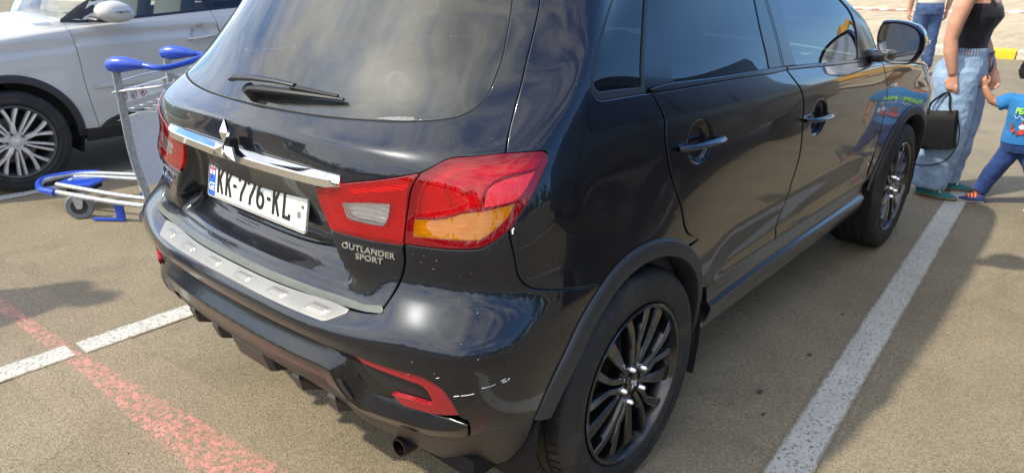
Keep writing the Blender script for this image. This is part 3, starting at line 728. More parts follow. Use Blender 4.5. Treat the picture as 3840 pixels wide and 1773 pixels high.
# lower trim bar with a chamfered upper face
CRS = np.array([(0, .571), (.30, .572), (.42, .573), (.452, .568), (.468, .525), (.482, .494), (.508, .474), (.545, .480), (.60, .480), (.66, .474), (.71, .482), (.738, .499)])
def crease_disp(u, v):
    P = np.stack([np.abs(u), v], 1); best = np.full(len(P), 9.); sg = np.zeros(len(P))
    for i in range(len(CRS)-1):
        a, c = CRS[i], CRS[i+1]; e = c-a; t = np.clip(((P-a)@e)/(e@e), 0, 1); q = P-(a+t[:, None]*e); d = np.linalg.norm(q, axis=1)
        cs = e[0]*q[:, 1]-e[1]*q[:, 0]; m = d < best-1e-9; best[m] = d[m]; sg[m] = np.sign(cs[m])
    top = np.where(np.abs(u) < .47, .62, .75)
    return np.where(sg > 0, .012-np.minimum(best*top, .034), .012-np.minimum(best*.25, .012))
half = segs(A((0, .625), (.35, .623), (.457, .617), (.500, .6115)), A((.500, .6115), (.545, .571), (.596, .525), (.617, .513)), A((.617, .513), (.66, .507), (.70, .503), (.738, .5015)), A((.738, .5015), (.736, .478), (.733, .447)), A((.733, .447), (.66, .432), (.593, .428), (.504, .430)), A((.504, .430), (.466, .468), (.452, .498)), A((.452, .498), (.306, .502), (0, .499)))
bt = np.concatenate([half, mirror(half)[1:-1]])
ext = [(u*s, v) for s in (1, -1) for (a, c) in zip(CRS[:-1], CRS[1:]) for t in np.arange(0, 1, .04) for w_ in (-.0025, .0025) for (u, v) in [tuple(a+(c-a)*t+np.array([-(c-a)[1], (c-a)[0]])/np.linalg.norm(c-a)*w_)]]+[(u, v) for v in np.arange(.505, .62, .012) for u in np.arange(-.74, .741, .016)]
panel('bumper_trim', 'gloss_black', bt, CAR, disp=crease_disp, extra=ext)
# fog reflector recess and the two-pronged red reflector
rec = segs(A((.515, .6305), (.595, .627), (.657, .625), (.686, .612), (.704, .592), (.717, .556), (.730, .514)), A((.730, .514), (.68, .506), (.618, .515)), A((.618, .515), (.596, .527), (.545, .573), (.503, .6125)), A((.503, .6125), (.515, .6305)))
rfl = segs(A((.522, .6275), (.595, .624), (.657, .6225), (.683, .610), (.701, .590), (.713, .556), (.723, .519)), A((.723, .519), (.682, .514), (.643, .517), (.616, .521)), A((.616, .521), (.601, .546)), A((.601, .546), (.640, .545), (.677, .538)), A((.677, .538), (.680, .556), (.674, .583), (.662, .598), (.633, .605), (.585, .611), (.541, .616)), A((.541, .616), (.522, .6275)))
def fog(s):
    R = panel('reflector_recess', 'satin_trim', sd(rec, s), CAR, off=-.022, grid=.02, r=.002, skirt=.004, lip=0)
    panel('fog_reflector', 'fog_red', sd(rfl, s), CAR, off=-.006, grid=.012, r=.002, skirt=.014, lip=.001)
sides(fog)
# lower textured valance, fins, tow cover
half = segs(A((0, .4955), (.306, .4985), (.448, .4945)), A((.448, .4945), (.462, .466), (.502, .4265)), A((.502, .4265), (.593, .4245), (.66, .4285), (.735, .4435), (.790, .4595), (.860, .460), (.893, .4575)), A((.893, .4575), (.884, .40), (.866, .34), (.84, .285)), A((.84, .285), (.78, .262), (.70, .262), (.64, .275), (.58, .31), (.53, .345), (.47, .372), (.42, .388)), A((.42, .388), (.2, .388), (0, .388)))
va = np.concatenate([half, mirror(half)[1:-1]])
def val_disp(u, v):
    a = np.abs(u); d = -.010*smooth01((.478-v)/.004)*smooth01((.40-a)/.02)
    d = d+.014*smooth01((.50-a)/.06)*0
    return d-.016*smooth01((.47-v)/.09)*smooth01((.46-a)/.05)*1.
VA = panel('lower_valance', 'textured_plastic', va, CAR, off=-.002, disp=val_disp, extra=[(u, v) for v in (.470, .474, .478, .482, .486) for u in np.arange(-.44, .441, .02)], skirt=.03)
for y in (.385, .225, -.225, -.385):
    b = MB(); w0 = .019
    xs = [(-.708, .455), (-.718, .440), (-.706, .396), (-.645, .372), (-.60, .40)]
    V = [(x+.05*abs(y)**2, y-(w0*.35 if i in (0,) else w0)*1, z) for i, (x, z) in enumerate(xs)]+[(x+.05*abs(y)**2, y+(w0*.35 if i in (0,) else w0), z) for i, (x, z) in enumerate(xs)]
    V[2] = (V[2][0], y-w0*.55, V[2][2]); V[7] = (V[7][0], y+w0*.55, V[7][2])
    F = [(0, 1, 2, 3, 4), (9, 8, 7, 6, 5)]+[(i, i+5, (i+1) % 5+5, (i+1) % 5) for i in range(5)]
    b.add(V, F); b.obj('diffuser_fin', 'textured_plastic', CAR, smooth=False)
# centre block as a proper loft: four sections across
b = MB(); secs = []
for y, g in ((-.10, .012), (-.085, 0), (.085, 0), (.10, .012)):
    secs += [(-.720+g, y, .480), (-.731+g, y, .462), (-.712+g, y, .400), (-.60, y, .375), (-.60, y, .480)]
b.add(secs, [(0, 1, 2, 3, 4), (19, 18, 17, 16, 15)]+[(i*5+k, i*5+5+k, i*5+5+(k+1) % 5, i*5+(k+1) % 5) for i in range(3) for k in range(5)]); b.obj('diffuser_block', 'textured_plastic', CAR, smooth=False)
tc_ = segs(A((.455, .545), (.478, .548)), A((.478, .548), (.498, .500)), A((.498, .500), (.476, .480)), A((.476, .480), (.455, .545)))
panel('tow_cover', 'satin_trim', tc_, CAR, off=.0085, grid=.01, r=.002, skirt=.01)
# exhaust
b = MB(); b.lathe([(.022, .0), (.0265, .0), (.0275, .004), (.0275, .22), (.024, .22), (.022, .004)], 24, 'x', c=(-.635, -.560, .325)); b.obj('exhaust_pipe', 'exhaust', CAR)
# silver sill protector on the bumper and the strip at the tailgate foot
half = segs(A((0, .7210), (.299, .7215), (.415, .7235), (.480, .7245)), A((.480, .7245), (.4765, .7195), (.449, .7025)), A((.449, .7025), (.440, .7000), (.419, .6995), (.327, .6995), (0, .7015)))
sp = np.concatenate([half, mirror(half)[1:-1]])
def tabs(u, v):
    d = 0
    for k in (-.40, -.24, -.08, .08, .24, .40): d = d+.0030*smooth01((.034-np.abs(u-k-(v-.711)*1.2))/.005)*smooth01((.7165-v)/.002)*smooth01((v-.7055)/.0015)
    return d
panel('bumper_protector', 'brushed_steel', sp, CAR, off=.0030, disp=tabs, extra=[(u, v) for v in np.arange(.701, .7235, .0012) for u in np.arange(-.47, .471, .006)], r=.0008, skirt=.005, step=.012)
half = segs(A((0, .7355), (.224, .7355), (.371, .7335), (.501, .7415), (.567, .7565)), A((.567, .7565), (.572, .7475), (.560, .7435)), A((.560, .7435), (.508, .7335), (.407, .7255), (.288, .7262), (0, .7262)))
sp = np.concatenate([half, mirror(half)[1:-1]])
panel('tailgate_strip', 'hatch_strip', sp, CAR, off=.0030, extra=[(u, v) for v in np.arange(.727, .757, .002) for u in np.arange(-.56, .561, .02)], r=.0006, skirt=.008, step=.012, lip=.001)
# dark joints behind the gaps
strip('bumper_gap', 'dark_gap', A((-.60, .82), (-.575, .755), (-.50, .7275), (-.40, .7195), (0, .7195), (.40, .7195), (.50, .7275), (.575, .755), (.60, .82)), .02, CAR, -.013, n=8)
strip('bumper_gap', 'dark_gap', A((-.53, .63), (-.45, .629), (0, .632), (.45, .629), (.53, .63)), .05, CAR, -.016, n=12)
strip('bumper_gap', 'dark_gap', A((.72, .44), (.80, .461), (.9, .461)), .03, CAR, -.010); strip('bumper_gap', 'dark_gap', A((-.72, .44), (-.80, .461), (-.9, .461)), .03, CAR, -.010)
strip('valance_gap', 'dark_gap', A((-.44, .498), (0, .497), (.44, .498)), .02, CAR, -.012, n=12)
def gaps(s):
    def m(*p): return [(a*s, c) for a, c in p]
    strip('tailgate_gap', 'dark_gap', m((.735, 1.50), (.7495, 1.428), (.7595, 1.369), (.7775, 1.306), (.8005, 1.246), (.8145, 1.191), (.819, 1.166), (.825, 1.118)), .035, CAR, -.012)
    strip('tailgate_gap', 'dark_gap', m((.606, .91), (.608, .871), (.607, .843), (.598, .806), (.582, .775), (.570, .755)), .02, CAR, -.012)
    strip('lamp_gap', 'dark_gap', m((.622, 1.08), (.614, 1.038), (.610, .99), (.6075, .91)), .022, CAR, -.012)
    strip('lamp_gap', 'dark_gap', m((.60, .9065), (.70, .913), (.77, .918), (.80, .929), (.84, .956), (.90, 1.035), (.945, 1.10), (.925, 1.117), (.822, 1.118), (.70, 1.108), (.64, 1.08)), .016, CAR, -.012, n=10)
    strip('lamp_gap', 'dark_gap', m((.345, .998), (.44, 1.026), (.54, 1.052), (.63, 1.076)), .014, CAR, -.012, n=10)
    strip('lamp_gap', 'dark_gap', m((.60, .9055), (.514, .9015), (.453, .901), (.394, .901)), .012, CAR, -.012, n=10)
    strip('fender_gap', 'dark_gap', m((.83, .97), (.8605, .894), (.872, .846), (.8905, .819), (.92, .804), (1.056, .7635), (1.08, .755)), .02, CAR, -.012)
    strip('door_gap', 'dark_gap', m((1.38, 1.20), (1.399, 1.158), (1.419, 1.119), (1.412, 1.059), (1.435, .971), (1.495, .867), (1.539, .77), (1.63, .70)), .03, CAR, -.012)
    strip('door_gap', 'dark_gap', m((2.255, 1.18), (2.294, 1.133), (2.336, 1.09), (2.361, 1.035), (2.371, .961), (2.394, .837), (2.361, .71), (2.358, .587), (2.36, .48)), .03, CAR, -.012)
    strip('door_gap', 'dark_gap', m((3.16, 1.17), (3.335, 1.136), (3.379, 1.042), (3.449, .928), (3.459, .77), (3.459, .609), (3.44, .48)), .03, CAR, -.012)
    strip('sill_gap', 'dark_gap', m((1.80, .488), (2.4, .487), (3.0, .484), (3.46, .482)), .03, CAR, -.012)
sides(gaps)
# ---- side panels
def quarter(s):
    q = segs(A((1.32, 1.515), (1.05, 1.56), (.765, 1.56)), A((.765, 1.56), (.737, 1.50), (.753, 1.428), (.763, 1.369), (.781, 1.306), (.804, 1.246), (.818, 1.191), (.8225, 1.166), (.8295, 1.121)),
             A((.8295, 1.121), (.925, 1.119), (.943, 1.112), (.9455, 1.091)), A((.9455, 1.091), (.905, 1.037), (.864, .988), (.8435, .958)), A((.8435, .958), (.864, .894), (.8755, .847), (.894, .821), (.922, .8065), (1.053, .768)),
             [uv_of_xz(ACX+AR*cos(radians(a)), ACZ+AR*sin(radians(a))) for a in np.linspace(115, 57, 14)], A((1.620, .7275), (1.533, .772), (1.489, .867), (1.429, .971), (1.406, 1.059), (1.413, 1.119), (1.393, 1.158), (1.377, 1.183)),
             A((1.377, 1.183), (1.186, 1.1835), (1.148, 1.1885), (1.121, 1.202), (1.094, 1.224), (1.074, 1.254), (1.048, 1.315), (1.037, 1.375), (1.06, 1.43), (1.12, 1.485), (1.32, 1.515)))
    panel('quarter_panel', 'black_paint', sd(q, s), CAR)
    g = segs(A((1.30, 1.50), (1.14, 1.478), (1.088, 1.43), (1.066, 1.375), (1.076, 1.31), (1.103, 1.249), (1.125, 1.221), (1.153, 1.208)), A((1.153, 1.208), (1.338, 1.2025)), A((1.338, 1.2025), (1.30, 1.42), (1.30, 1.50)))
    fr_ = segs(A((1.315, 1.512), (1.12, 1.482), (1.062, 1.43), (1.040, 1.375), (1.051, 1.315), (1.077, 1.254), (1.097, 1.225), (1.123, 1.204), (1.150, 1.1905), (1.188, 1.1855), (1.355, 1.1845)), A((1.355, 1.1845), (1.322, 1.42), (1.315, 1.512)))
    W = panel('quarter_window', 'privacy_glass', sd(g, s), CAR, off=-.006, grid=.03, r=.002, skirt=.003)
    panel('window_frame', 'satin_trim', [sd(fr_, s), sd(g, s)], W, off=-.0015, grid=.03, r=.003, skirt=.006)
sides(quarter)
def dent(cu, cv, ru, rv, h):
    def f(u, v):
        q = ((np.abs(u)-cu)/ru)**2+((v-cv)/rv)**2
        return -h*smooth01((1.05-q)/.55)
    return f
def dents(*fs): return lambda u, v: sum(f(u, v) for f in fs)
def crease(v0, w_, h): return lambda u, v: h*np.exp(-((v-v0)/w_)**2)
def low_sculpt(u, v):  # hollow that runs along the lower doors
    return -.012*smooth01((v-.50)/.05)*smooth01((.70-v)/.12)*smooth01((np.abs(u)-1.75)/.2)*smooth01((3.6-np.abs(u))/.3)
def handle(s, u0, u1, v0, v1, parent):
    b = MB(); N_ = 9; P = []; R = []
    for i in range(N_):
        t = i/(N_-1); u = u0+(u1-u0)*t; v = v0+(v1-v0)*t; h = .030*sin(pi*min(1, max(0, t*1.0)))**.35 if 0 < t < 1 else .004
        P.append(S1(u*s, v, h)); R.append(.0145 if 0 < t < 1 else .012)
    b.tube(P, R, 12, flat=(1, .62)); b.obj('door_handle', 'black_paint', parent)
def rear_door(s):
    d = segs(A((1.387, 1.182), (1.405, 1.158), (1.425, 1.119), (1.418, 1.059), (1.441, .971), (1.501, .867), (1.545, .777), (1.633, .722)),
             [uv_of_xz(ACX+AR*cos(radians(a)), ACZ+AR*sin(radians(a))) for a in np.linspace(54, 22, 9)], A((1.826, .492), (2.05, .493), (2.352, .493)),
             A((2.352, .493), (2.352, .587), (2.355, .71), (2.388, .837), (2.365, .961), (2.355, 1.035), (2.330, 1.09), (2.288, 1.133), (2.254, 1.168)), A((2.254, 1.168), (2.095, 1.1655), (1.863, 1.1725), (1.585, 1.1795), (1.387, 1.182)))
    dd = dents(dent(1.600, 1.029, .074, .062, .024), low_sculpt)
    D = panel('rear_door', 'black_paint', sd(d, s), CAR, disp=dd, extra=[(s*u, v) for u in np.arange(1.50, 1.70, .007) for v in np.arange(.95, 1.11, .007)])
    handle(s, 1.468, 1.722, 1.0315, 1.0215, D)
    g = segs(A((1.405, 1.50), (1.392, 1.417), (1.471, 1.261), (1.490, 1.2035)), A((1.490, 1.2035), (1.819, 1.1905), (2.125, 1.1865)), A((2.125, 1.1865), (2.139, 1.25), (2.136, 1.398), (2.10, 1.49)), A((2.10, 1.49), (1.7, 1.51), (1.405, 1.50)))
    W = panel('rear_door_window', 'privacy_glass', sd(g, s), CAR, off=-.006, grid=.03, r=.001, skirt=.003)
    p = segs(A((1.300, 1.515), (1.306, 1.42), (1.345, 1.205), (1.364, 1.1965)), A((1.364, 1.1965), (1.488, 1.2025)), A((1.488, 1.2025), (1.469, 1.261), (1.389, 1.417), (1.40, 1.515)), A((1.40, 1.515), (1.30, 1.515)))
    panel('pillar_cover', 'gloss_black', sd(p, s), W, off=-.002, grid=.03, r=.002, skirt=.006)
    t = segs(A((1.366, 1.1945), (1.488, 1.2005), (1.819, 1.1885), (2.252, 1.1815)), A((2.252, 1.1815), (2.256, 1.1705)), A((2.256, 1.1705), (2.095, 1.1675), (1.863, 1.1745), (1.585, 1.1815), (1.382, 1.1845)), A((1.382, 1.1845), (1.366, 1.1945)))
    panel('belt_trim', 'gloss_black', sd(t, s), D, off=.0035, grid=.01, r=.0025, skirt=.012)
sides(rear_door)
def front_door(s):
    d = segs(A((2.266, 1.168), (2.300, 1.133), (2.342, 1.09), (2.367, 1.035), (2.377, .961), (2.400, .837), (2.367, .71), (2.364, .587), (2.364, .493)), A((2.364, .493), (2.9, .490), (3.435, .488)),
             A((3.435, .488), (3.452, .609), (3.453, .77), (3.443, .928), (3.373, 1.042), (3.33, 1.128)), A((3.33, 1.128), (3.16, 1.157), (2.657, 1.1625), (2.266, 1.168)))
    dd = dents(dent(2.535, .957, .080, .068, .024), low_sculpt)
    D = panel('front_door', 'black_paint', sd(d, s), CAR, disp=dd, extra=[(s*u, v) for u in np.arange(2.44, 2.64, .008) for v in np.arange(.88, 1.04, .008)], grid=.03)
    handle(s, 2.384, 2.640, .9685, .9535, D)
    g = segs(A((2.385, 1.47), (2.376, 1.394), (2.364, 1.26), (2.362, 1.1855)), A((2.362, 1.1855), (2.67, 1.1815), (3.048, 1.178)), A((3.048, 1.178), (3.128, 1.286), (3.140, 1.39), (3.10, 1.46)), A((3.10, 1.46), (2.8, 1.49), (2.385, 1.47)))
    W = panel('front_door_window', 'front_glass', sd(g, s), CAR, off=-.006, grid=.03, r=.001, skirt=.003)
    p = segs(A((2.110, 1.49), (2.139, 1.398), (2.142, 1.25), (2.128, 1.184)), A((2.128, 1.184), (2.360, 1.184)), A((2.360, 1.184), (2.362, 1.26), (2.374, 1.394), (2.383, 1.48)), A((2.383, 1.48), (2.110, 1.49)))
    panel('pillar_cover', 'gloss_black', sd(p, s), W, off=-.003, grid=.03, r=.002, skirt=.006)
    strip('door_gap', 'dark_gap', [(s*a, c) for a, c in ((2.225, 1.48), (2.262, 1.30), (2.248, 1.18))], .006, W, .0, n=8)
    t = segs(A((2.260, 1.1805), (2.657, 1.1785), (3.15, 1.1745)), A((3.15, 1.1745), (3.16, 1.1605)), A((3.16, 1.1605), (2.657, 1.1655), (2.264, 1.1705)), A((2.264, 1.1705), (2.260, 1.1805)))
    panel('belt_trim', 'gloss_black', sd(t, s), D, off=.0035, grid=.01, r=.0025, skirt=.012)
    p = segs(A((3.055, 1.179), (3.18, 1.176), (3.365, 1.165)), A((3.365, 1.165), (3.398, 1.30), (3.398, 1.48)), A((3.398, 1.48), (3.11, 1.475), (3.146, 1.39), (3.133, 1.286), (3.055, 1.179)))
    panel('front_pillar', 'gloss_black', sd(p, s), CAR, off=-.001, grid=.03, r=.003, skirt=.03)
sides(front_door)
def front_end(s):
    c0 = 2.67
    ar = [uv_of_xz(c0+AR*cos(radians(a)), ACZ+AR*sin(radians(a))) for a in np.linspace(163, 17, 26)]
    d = segs(A((3.343, 1.137), (3.380, 1.042), (3.451, .928), (3.461, .77), (3.461, .609), (3.448, .49)), [(3.448, .49), ar[0]], ar, [ar[-1], (4.62, .48)], A((4.62, .48), (4.62, 1.14)), A((4.62, 1.14), (4.1, 1.152), (3.6, 1.155), (3.343, 1.137)))
    Fn = panel('front_fender', 'black_paint', sd(d, s), CAR, grid=.035)
    b = MB(); M_ = S1(s*3.54, .972, .003); b.box(M_, (.085, .006, .016), bev=.002); b.obj('fender_badge', 'chrome', Fn)
    fb = segs(A((4.63, .30), (4.63, 1.12)), A((4.63, 1.12), (5.1, 1.13), (5.6, 1.13)), A((5.6, 1.13), (5.6, .30)), A((5.6, .30), (4.63, .30)))
    panel('front_bumper', 'black_paint', sd(fb, s), CAR, grid=.05, r=.001)
sides(front_end)
def sill(s):
    q = segs(A((1.800, .4865), (2.4, .4855), (3.0, .4835), (3.440, .481)), A((3.440, .481), (3.46, .42), (3.455, .36), (3.43, .30)), A((3.43, .30), (3.0, .270), (2.0, .270), (1.76, .30)), A((1.76, .30), (1.83, .36), (1.822, .44), (1.800, .4865)))
    def dd(u, v): return np.where(v > .41, .014-np.minimum((v-.41)*1.15, .019), .014-(.41-v)*.05)-.02*smooth01((.32-v)/.06)
    panel('side_sill', 'sill_black', sd(q, s), CAR, disp=dd, extra=[(s*u, v) for v in (.28, .295, .31, .325, .34, .355, .37, .385, .398, .406, .409, .411, .414, .420, .427, .434, .440, .443, .450, .461, .474) for u in np.arange(1.79, 3.45, .02)], skirt=.04)
sides(sill)
# wheel-arch cladding
def cladding(s, cx, a0, a1):
    b = MB(); V = []; F = []; NA = 64
    sec = [(.449, .000), (.447, .006), (.441, .011), (.425, .014), (.408, .018), (.400, .016), (.397, .006), (.396, -.05)]
    for i in range(NA+1):
        a = radians(a0+(a1-a0)*i/NA)
        y = BODY.S(*uv_of_xz(cx+.443*cos(a), max(ACZ+.443*sin(a), .27)))[0][1]
        for r, h in sec:
            x = cx+r*cos(a); z = ACZ+r*sin(a)
            V.append((x, s*(y-h), z))
    n = len(sec)
    for i in range(NA):
        for k in range(n-1): F.append((i*n+k, (i+1)*n+k, (i+1)*n+k+1, i*n+k+1))
    b.add(V, F); return b.obj('arch_cladding', 'cladding', CAR, auto=28)
for s in (1, -1):
    cladding(s, ACX, 166, -9); cladding(s, 2.67, 171, 8)
    for cx in (ACX, 2.67):
        b = MB(); V = []; F = []
        for i in range(33):
            a = radians(-20+220*i/32)
            V += [(cx+.43*cos(a), -s*.875, ACZ+.43*sin(a)), (cx+.42*cos(a), -s*.48, ACZ+.42*sin(a)), (cx, -s*.47, ACZ)]
        for i in range(32): F += [(3*i, 3*i+3, 3*i+4, 3*i+1), (3*i+1, 3*i+4, 3*i+5, 3*i+2)]
        b.add(V, F); b.obj('wheel_well', 'dark_gap', CAR, fixn=False)
    MB().box((.40, -s*.79, .36), (.012, .14, .20), bev=.004).obj('mud_flap', 'rubber_seal', CAR)
# ---- wheels
def tyre_mesh(s):
    b = MB(); prof = [(.246, -.10), (.252, .012), (.262, .018), (.270, .0205), (.272, .0225), (.275, .0208), (.297, .0225), (.305, .0225), (.308, .0242), (.311, .0222), (.325, .019), (.338, .012), (.3475, -.002), (.3505, -.018), (.352, -.05), (.3525, -.11), (.352, -.17), (.3505, -.202), (.3475, -.218), (.325, -.238), (.262, -.238), (.246, -.225)]
    b.lathe(prof, 96); return b
def build_wheel(x, s, style='black'):
    """centre at hub face; local +h = outboard"""
    yo = -.868*s; sg = -s
    W = MB()
    root = None
    b = tyre_mesh(s); b.V = [(v[0]+x, yo+(v[1])*sg, v[2]+.352) for v in b.V]
    T = b.obj('wheel', 'tyre', CAR, auto=0)
    # tread grooves and blocks as dark grooves standing in the tread
    g = MB()
    for h in (-.045, -.085, -.13, -.175): g.lathe([(.3535, h-.0035), (.3538, h), (.3535, h+.0035)], 96, c=(x, yo, .352), sgn=sg)
    for k in range(72):
        a = 2*pi*k/72
        for h0, h1 in ((-.002, -.036), (-.182, -.214)):
            P = []
            for t in (0, .5, 1):
                h = h0+(h1-h0)*t; r = .3535 if -.2 < h < -.015 else .350; aa = a+.012*t
                P.append(Vector((x+r*cos(aa), yo+h*sg, .352+r*sin(aa))))
            g.tube(P, .0014, 4, cap=False)
    g.obj('tyre_grooves', 'dark_gap', T, smooth=False)
    R = MB(); R.lathe([(.249, .010), (.249, .016), (.244, .019), (.2375, .0165), (.2325, .006), (.225, -.03), (.215, -.07), (.212, -.18), (.225, -.22)], 96, c=(x, yo, .352), sgn=sg)
    R.obj('rim', 'rim_black' if style == 'black' else 'rim_grey', T, auto=35)
    D = MB(); D.lathe([(.001, -.085), (.155, -.085), (.158, -.09), (.158, -.11), (.001, -.11)], 48, c=(x, yo, .352), sgn=sg); D.obj('brake_disc', 'brake_metal', T, auto=30)
    MB().lathe([(.001, -.15), (.215, -.15)], 32, c=(x, yo, .352), sgn=sg).obj('wheel_back', 'dark_gap', T)
    MB().box((x-.13*s*0-.125, yo-.07*sg, .352+.02), (.07, .05, .15), bev=.012).obj('brake_caliper', 'brake_metal', T)
    m_sp = 'rim_black' if style == 'black' else 'rim_silver'
    sp = MB()
    def P3(r, a, h): return Vector((x+r*cos(a), yo+h*sg, .352+r*sin(a)))
    def spoke(a0, a1, r0, r1, w0, w1, h0, h1, kink=0., dp=.022):
        V = []; M_ = 8
        for i in range(M_+1):
            t = i/M_; r = r0+(r1-r0)*t; a = a0+(a1-a0)*(t if not kink else smooth_(t, kink)); w = w0+(w1-w0)*t; h = h0+(h1-h0)*t+.004*sin(pi*t)
            e = .5*w/r; cap = .75
            V += [P3(r, a-e, h-dp), P3(r, a-e*cap*1.05, h-.004), P3(r, a-e*cap*.8, h), P3(r, a+e*cap*.8, h), P3(r, a+e*cap*1.05, h-.004), P3(r, a+e, h-dp)]
        F = [(i*6+k, i*6+k+1, i*6+6+k+1, i*6+6+k) for i in range(M_) for k in range(5)]+[(0, 5, 4, 3, 2, 1), tuple(M_*6+k for k in range(6))]
        sp.add(V, F)
    def smooth_(t, k): t = min(1, max(0, (t-k)/(1-k))); return t*t*(3-2*t) if False else t
    ph = radians(17)
    if style == 'black':
        for k in range(5):
            a = ph+2*pi*k/5
            
            for d in (-1, 1): spoke(a+d*.22, a+d*.115, .044, .125, .026, .026, .002, .006, 0, .034); spoke(a+d*.115, a+d*.235, .123, .241, .026, .038, .006, .005, 0, .034)
            c = a+pi/5
            spoke(c-.0, c+.03, .045, .239, .022, .068, -.004, .001, 0, .036)
    else:
        for k in range(5):
            a = ph+2*pi*k/5
            c = a+pi/5
            spoke(a, a, .045, .135, .040, .032, .004, .010, 0, .03)
            for d in (-1, 1):
                spoke(a+d*.055, a+d*.20, .125, .242, .018, .032, .010, .005, 0, .03)
                spoke(c+d*.13, c+d*.085, .05, .242, .016, .022, .002, .004, 0, .03)
    sp.obj('spokes', m_sp, T, auto=30, fixn=True)
    hb = MB(); hb.lathe([(.0, .006), (.024, .0058), (.029, .003), (.031, -.004), (.058, -.004), (.070, -.010), (.074, -.035), (.05, -.06)], 40, c=(x, yo, .352), sgn=sg); hb.obj('hub', m_sp, T, auto=35)
    for k in range(5):
        n = MB(); a = ph+2*pi*k/5+.31; c = P3(.057, a, 0)
        n.lathe([(.0, .022), (.005, .021), (.0085, .016), (.0092, .008), (.0112, .004), (.0112, -.006)], 12, c=(c.x, c.y, c.z), sgn=sg)
        n.obj('wheel_nut', 'chrome' if style == 'black' else 'rim_grey', T)
    if style == 'black':
        Mx = frame((x, yo+.0062*sg, .352), (0, sg, 0)); diamonds(.020, .002, Mx @ Matrix.Rotation(radians(38), 4, 'Z'), 'rim_silver', 'hub_badge', T)
    return T
build_wheel(0, 1); build_wheel(2.67, 1); build_wheel(0, -1); build_wheel(2.67, -1)
# ---- roof, bonnet, windscreen and cabin
def bridge(name, mat, us, v, crown, axis='z', parent=CAR, ny=16, fn=None, p=2):
    R_ = BODY.S(us, np.full(len(us), v)) if not hasattr(v, '__len__') else BODY.S(us, v); L_ = R_.copy(); L_[:, 1] *= -1; V = []; F = []
    for r, l in zip(R_, L_):
        for k in range(ny+1):
            t = k/ny; q = r*(1-t)+l*t; s = abs(2*t-1)
            c = crown*(1-s**p)
            q = q+np.array([c if axis == 'x' else 0, 0, c if axis == 'z' else 0]); V.append(q)
    for i in range(len(us)-1):
        for k in range(ny): F.append((i*(ny+1)+k, i*(ny+1)+k+1, (i+1)*(ny+1)+k+1, (i+1)*(ny+1)+k))
    b = MB(); b.add(V, F); return b.obj(name, mat, parent, auto=0)
bridge('roof', 'black_paint', np.linspace(.05, 3.40, 60), 1.598, .045)
for s in (1, -1):
    rr = segs(A((.76, 1.564), (1.05, 1.564), (1.32, 1.519), (1.7, 1.514), (2.11, 1.494), (2.38, 1.484), (2.8, 1.494), (3.11, 1.48), (3.40, 1.484)), A((3.40, 1.484), (3.40, 1.598)), A((3.40, 1.598), (2, 1.598), (.70, 1.598)), A((.70, 1.598), (.76, 1.564)))
    panel('roof_rail', 'black_paint', sd(rr, s), CAR, grid=.04)
ts = segs(A((-.70, 1.578), (0, 1.578), (.70, 1.578)), A((.70, 1.578), (.70, 1.598), (0, 1.598), (-.70, 1.598)), A((-.70, 1.598), (-.70, 1.578)))
panel('roof_spoiler', 'black_paint', ts, CAR, off=.012, grid=.04)
bridge('bonnet', 'black_paint', np.linspace(3.345, 5.55, 50), 1.157, .055, p=2.2)
bridge('windscreen', 'clear_glass', np.full(20, 3.40), .10, 'x') if False else None
vs_ = np.linspace(1.17, 1.598, 16); bridge('windscreen', 'clear_glass', np.full(16, 3.40), vs_, .10, 'x')
b = MB(); b.box((1.4, 0, .30), (3.9, 1.50, .06)); b.box((1.2, 0, .52), (2.9, 1.30, .06)); b.obj('underbody', 'dark_gap', CAR, smooth=False)
b = MB(); b.box((2.22, 0, .80), (.5, 1.56, .5), bev=.06); b.box((1.93, 0, 1.02), (.28, 1.5, .12), bev=.05); b.obj('dashboard', 'cabin', CAR)
b = MB(); b.box((-.33, 0, .78), (.28, 1.1, .1)); 
for s in (1, -1):
    b.box((.9, s*.80, .78), (2.3, .03, .6)); b.box((-.15, s*.70, 1.0), (.45, .04, .30))
b.obj('cabin_lining', 'cabin', CAR, smooth=False)
def seat(x, y, w, h, hb=True):
    b = MB(); b.box((x, y, .62), (.50, w, .16), bev=.05); R_ = Matrix.Rotation(radians(-16), 3, 'Y')
    b.box((x-.25, y, .62+h/2), (.13, w*.96, h), R_, bev=.05); o = b.obj('seat', 'seat_cloth', CAR, auto=50)
    for yy in ([y] if w < .6 else [y-w*.34, y+w*.34]):
        m = MB(); m.box((x-.25-h*.5*sin(radians(16))-.035, yy, .62+h+.10), (.10, .25, .17), R_, bev=.045); m.obj('headrest', 'seat_cloth', o, auto=60)
seat(.55, 0, 1.25, .52); seat(1.35, .36, .52, .56); seat(1.35, -.36, .52, .56)
b = MB(); b.tube([Vector((1.72, .37+.18*cos(t), 1.0+.17*sin(t))) for t in np.linspace(0, 2*pi, 25)], .014, 8); b.obj('steering_wheel', 'cabin', CAR)
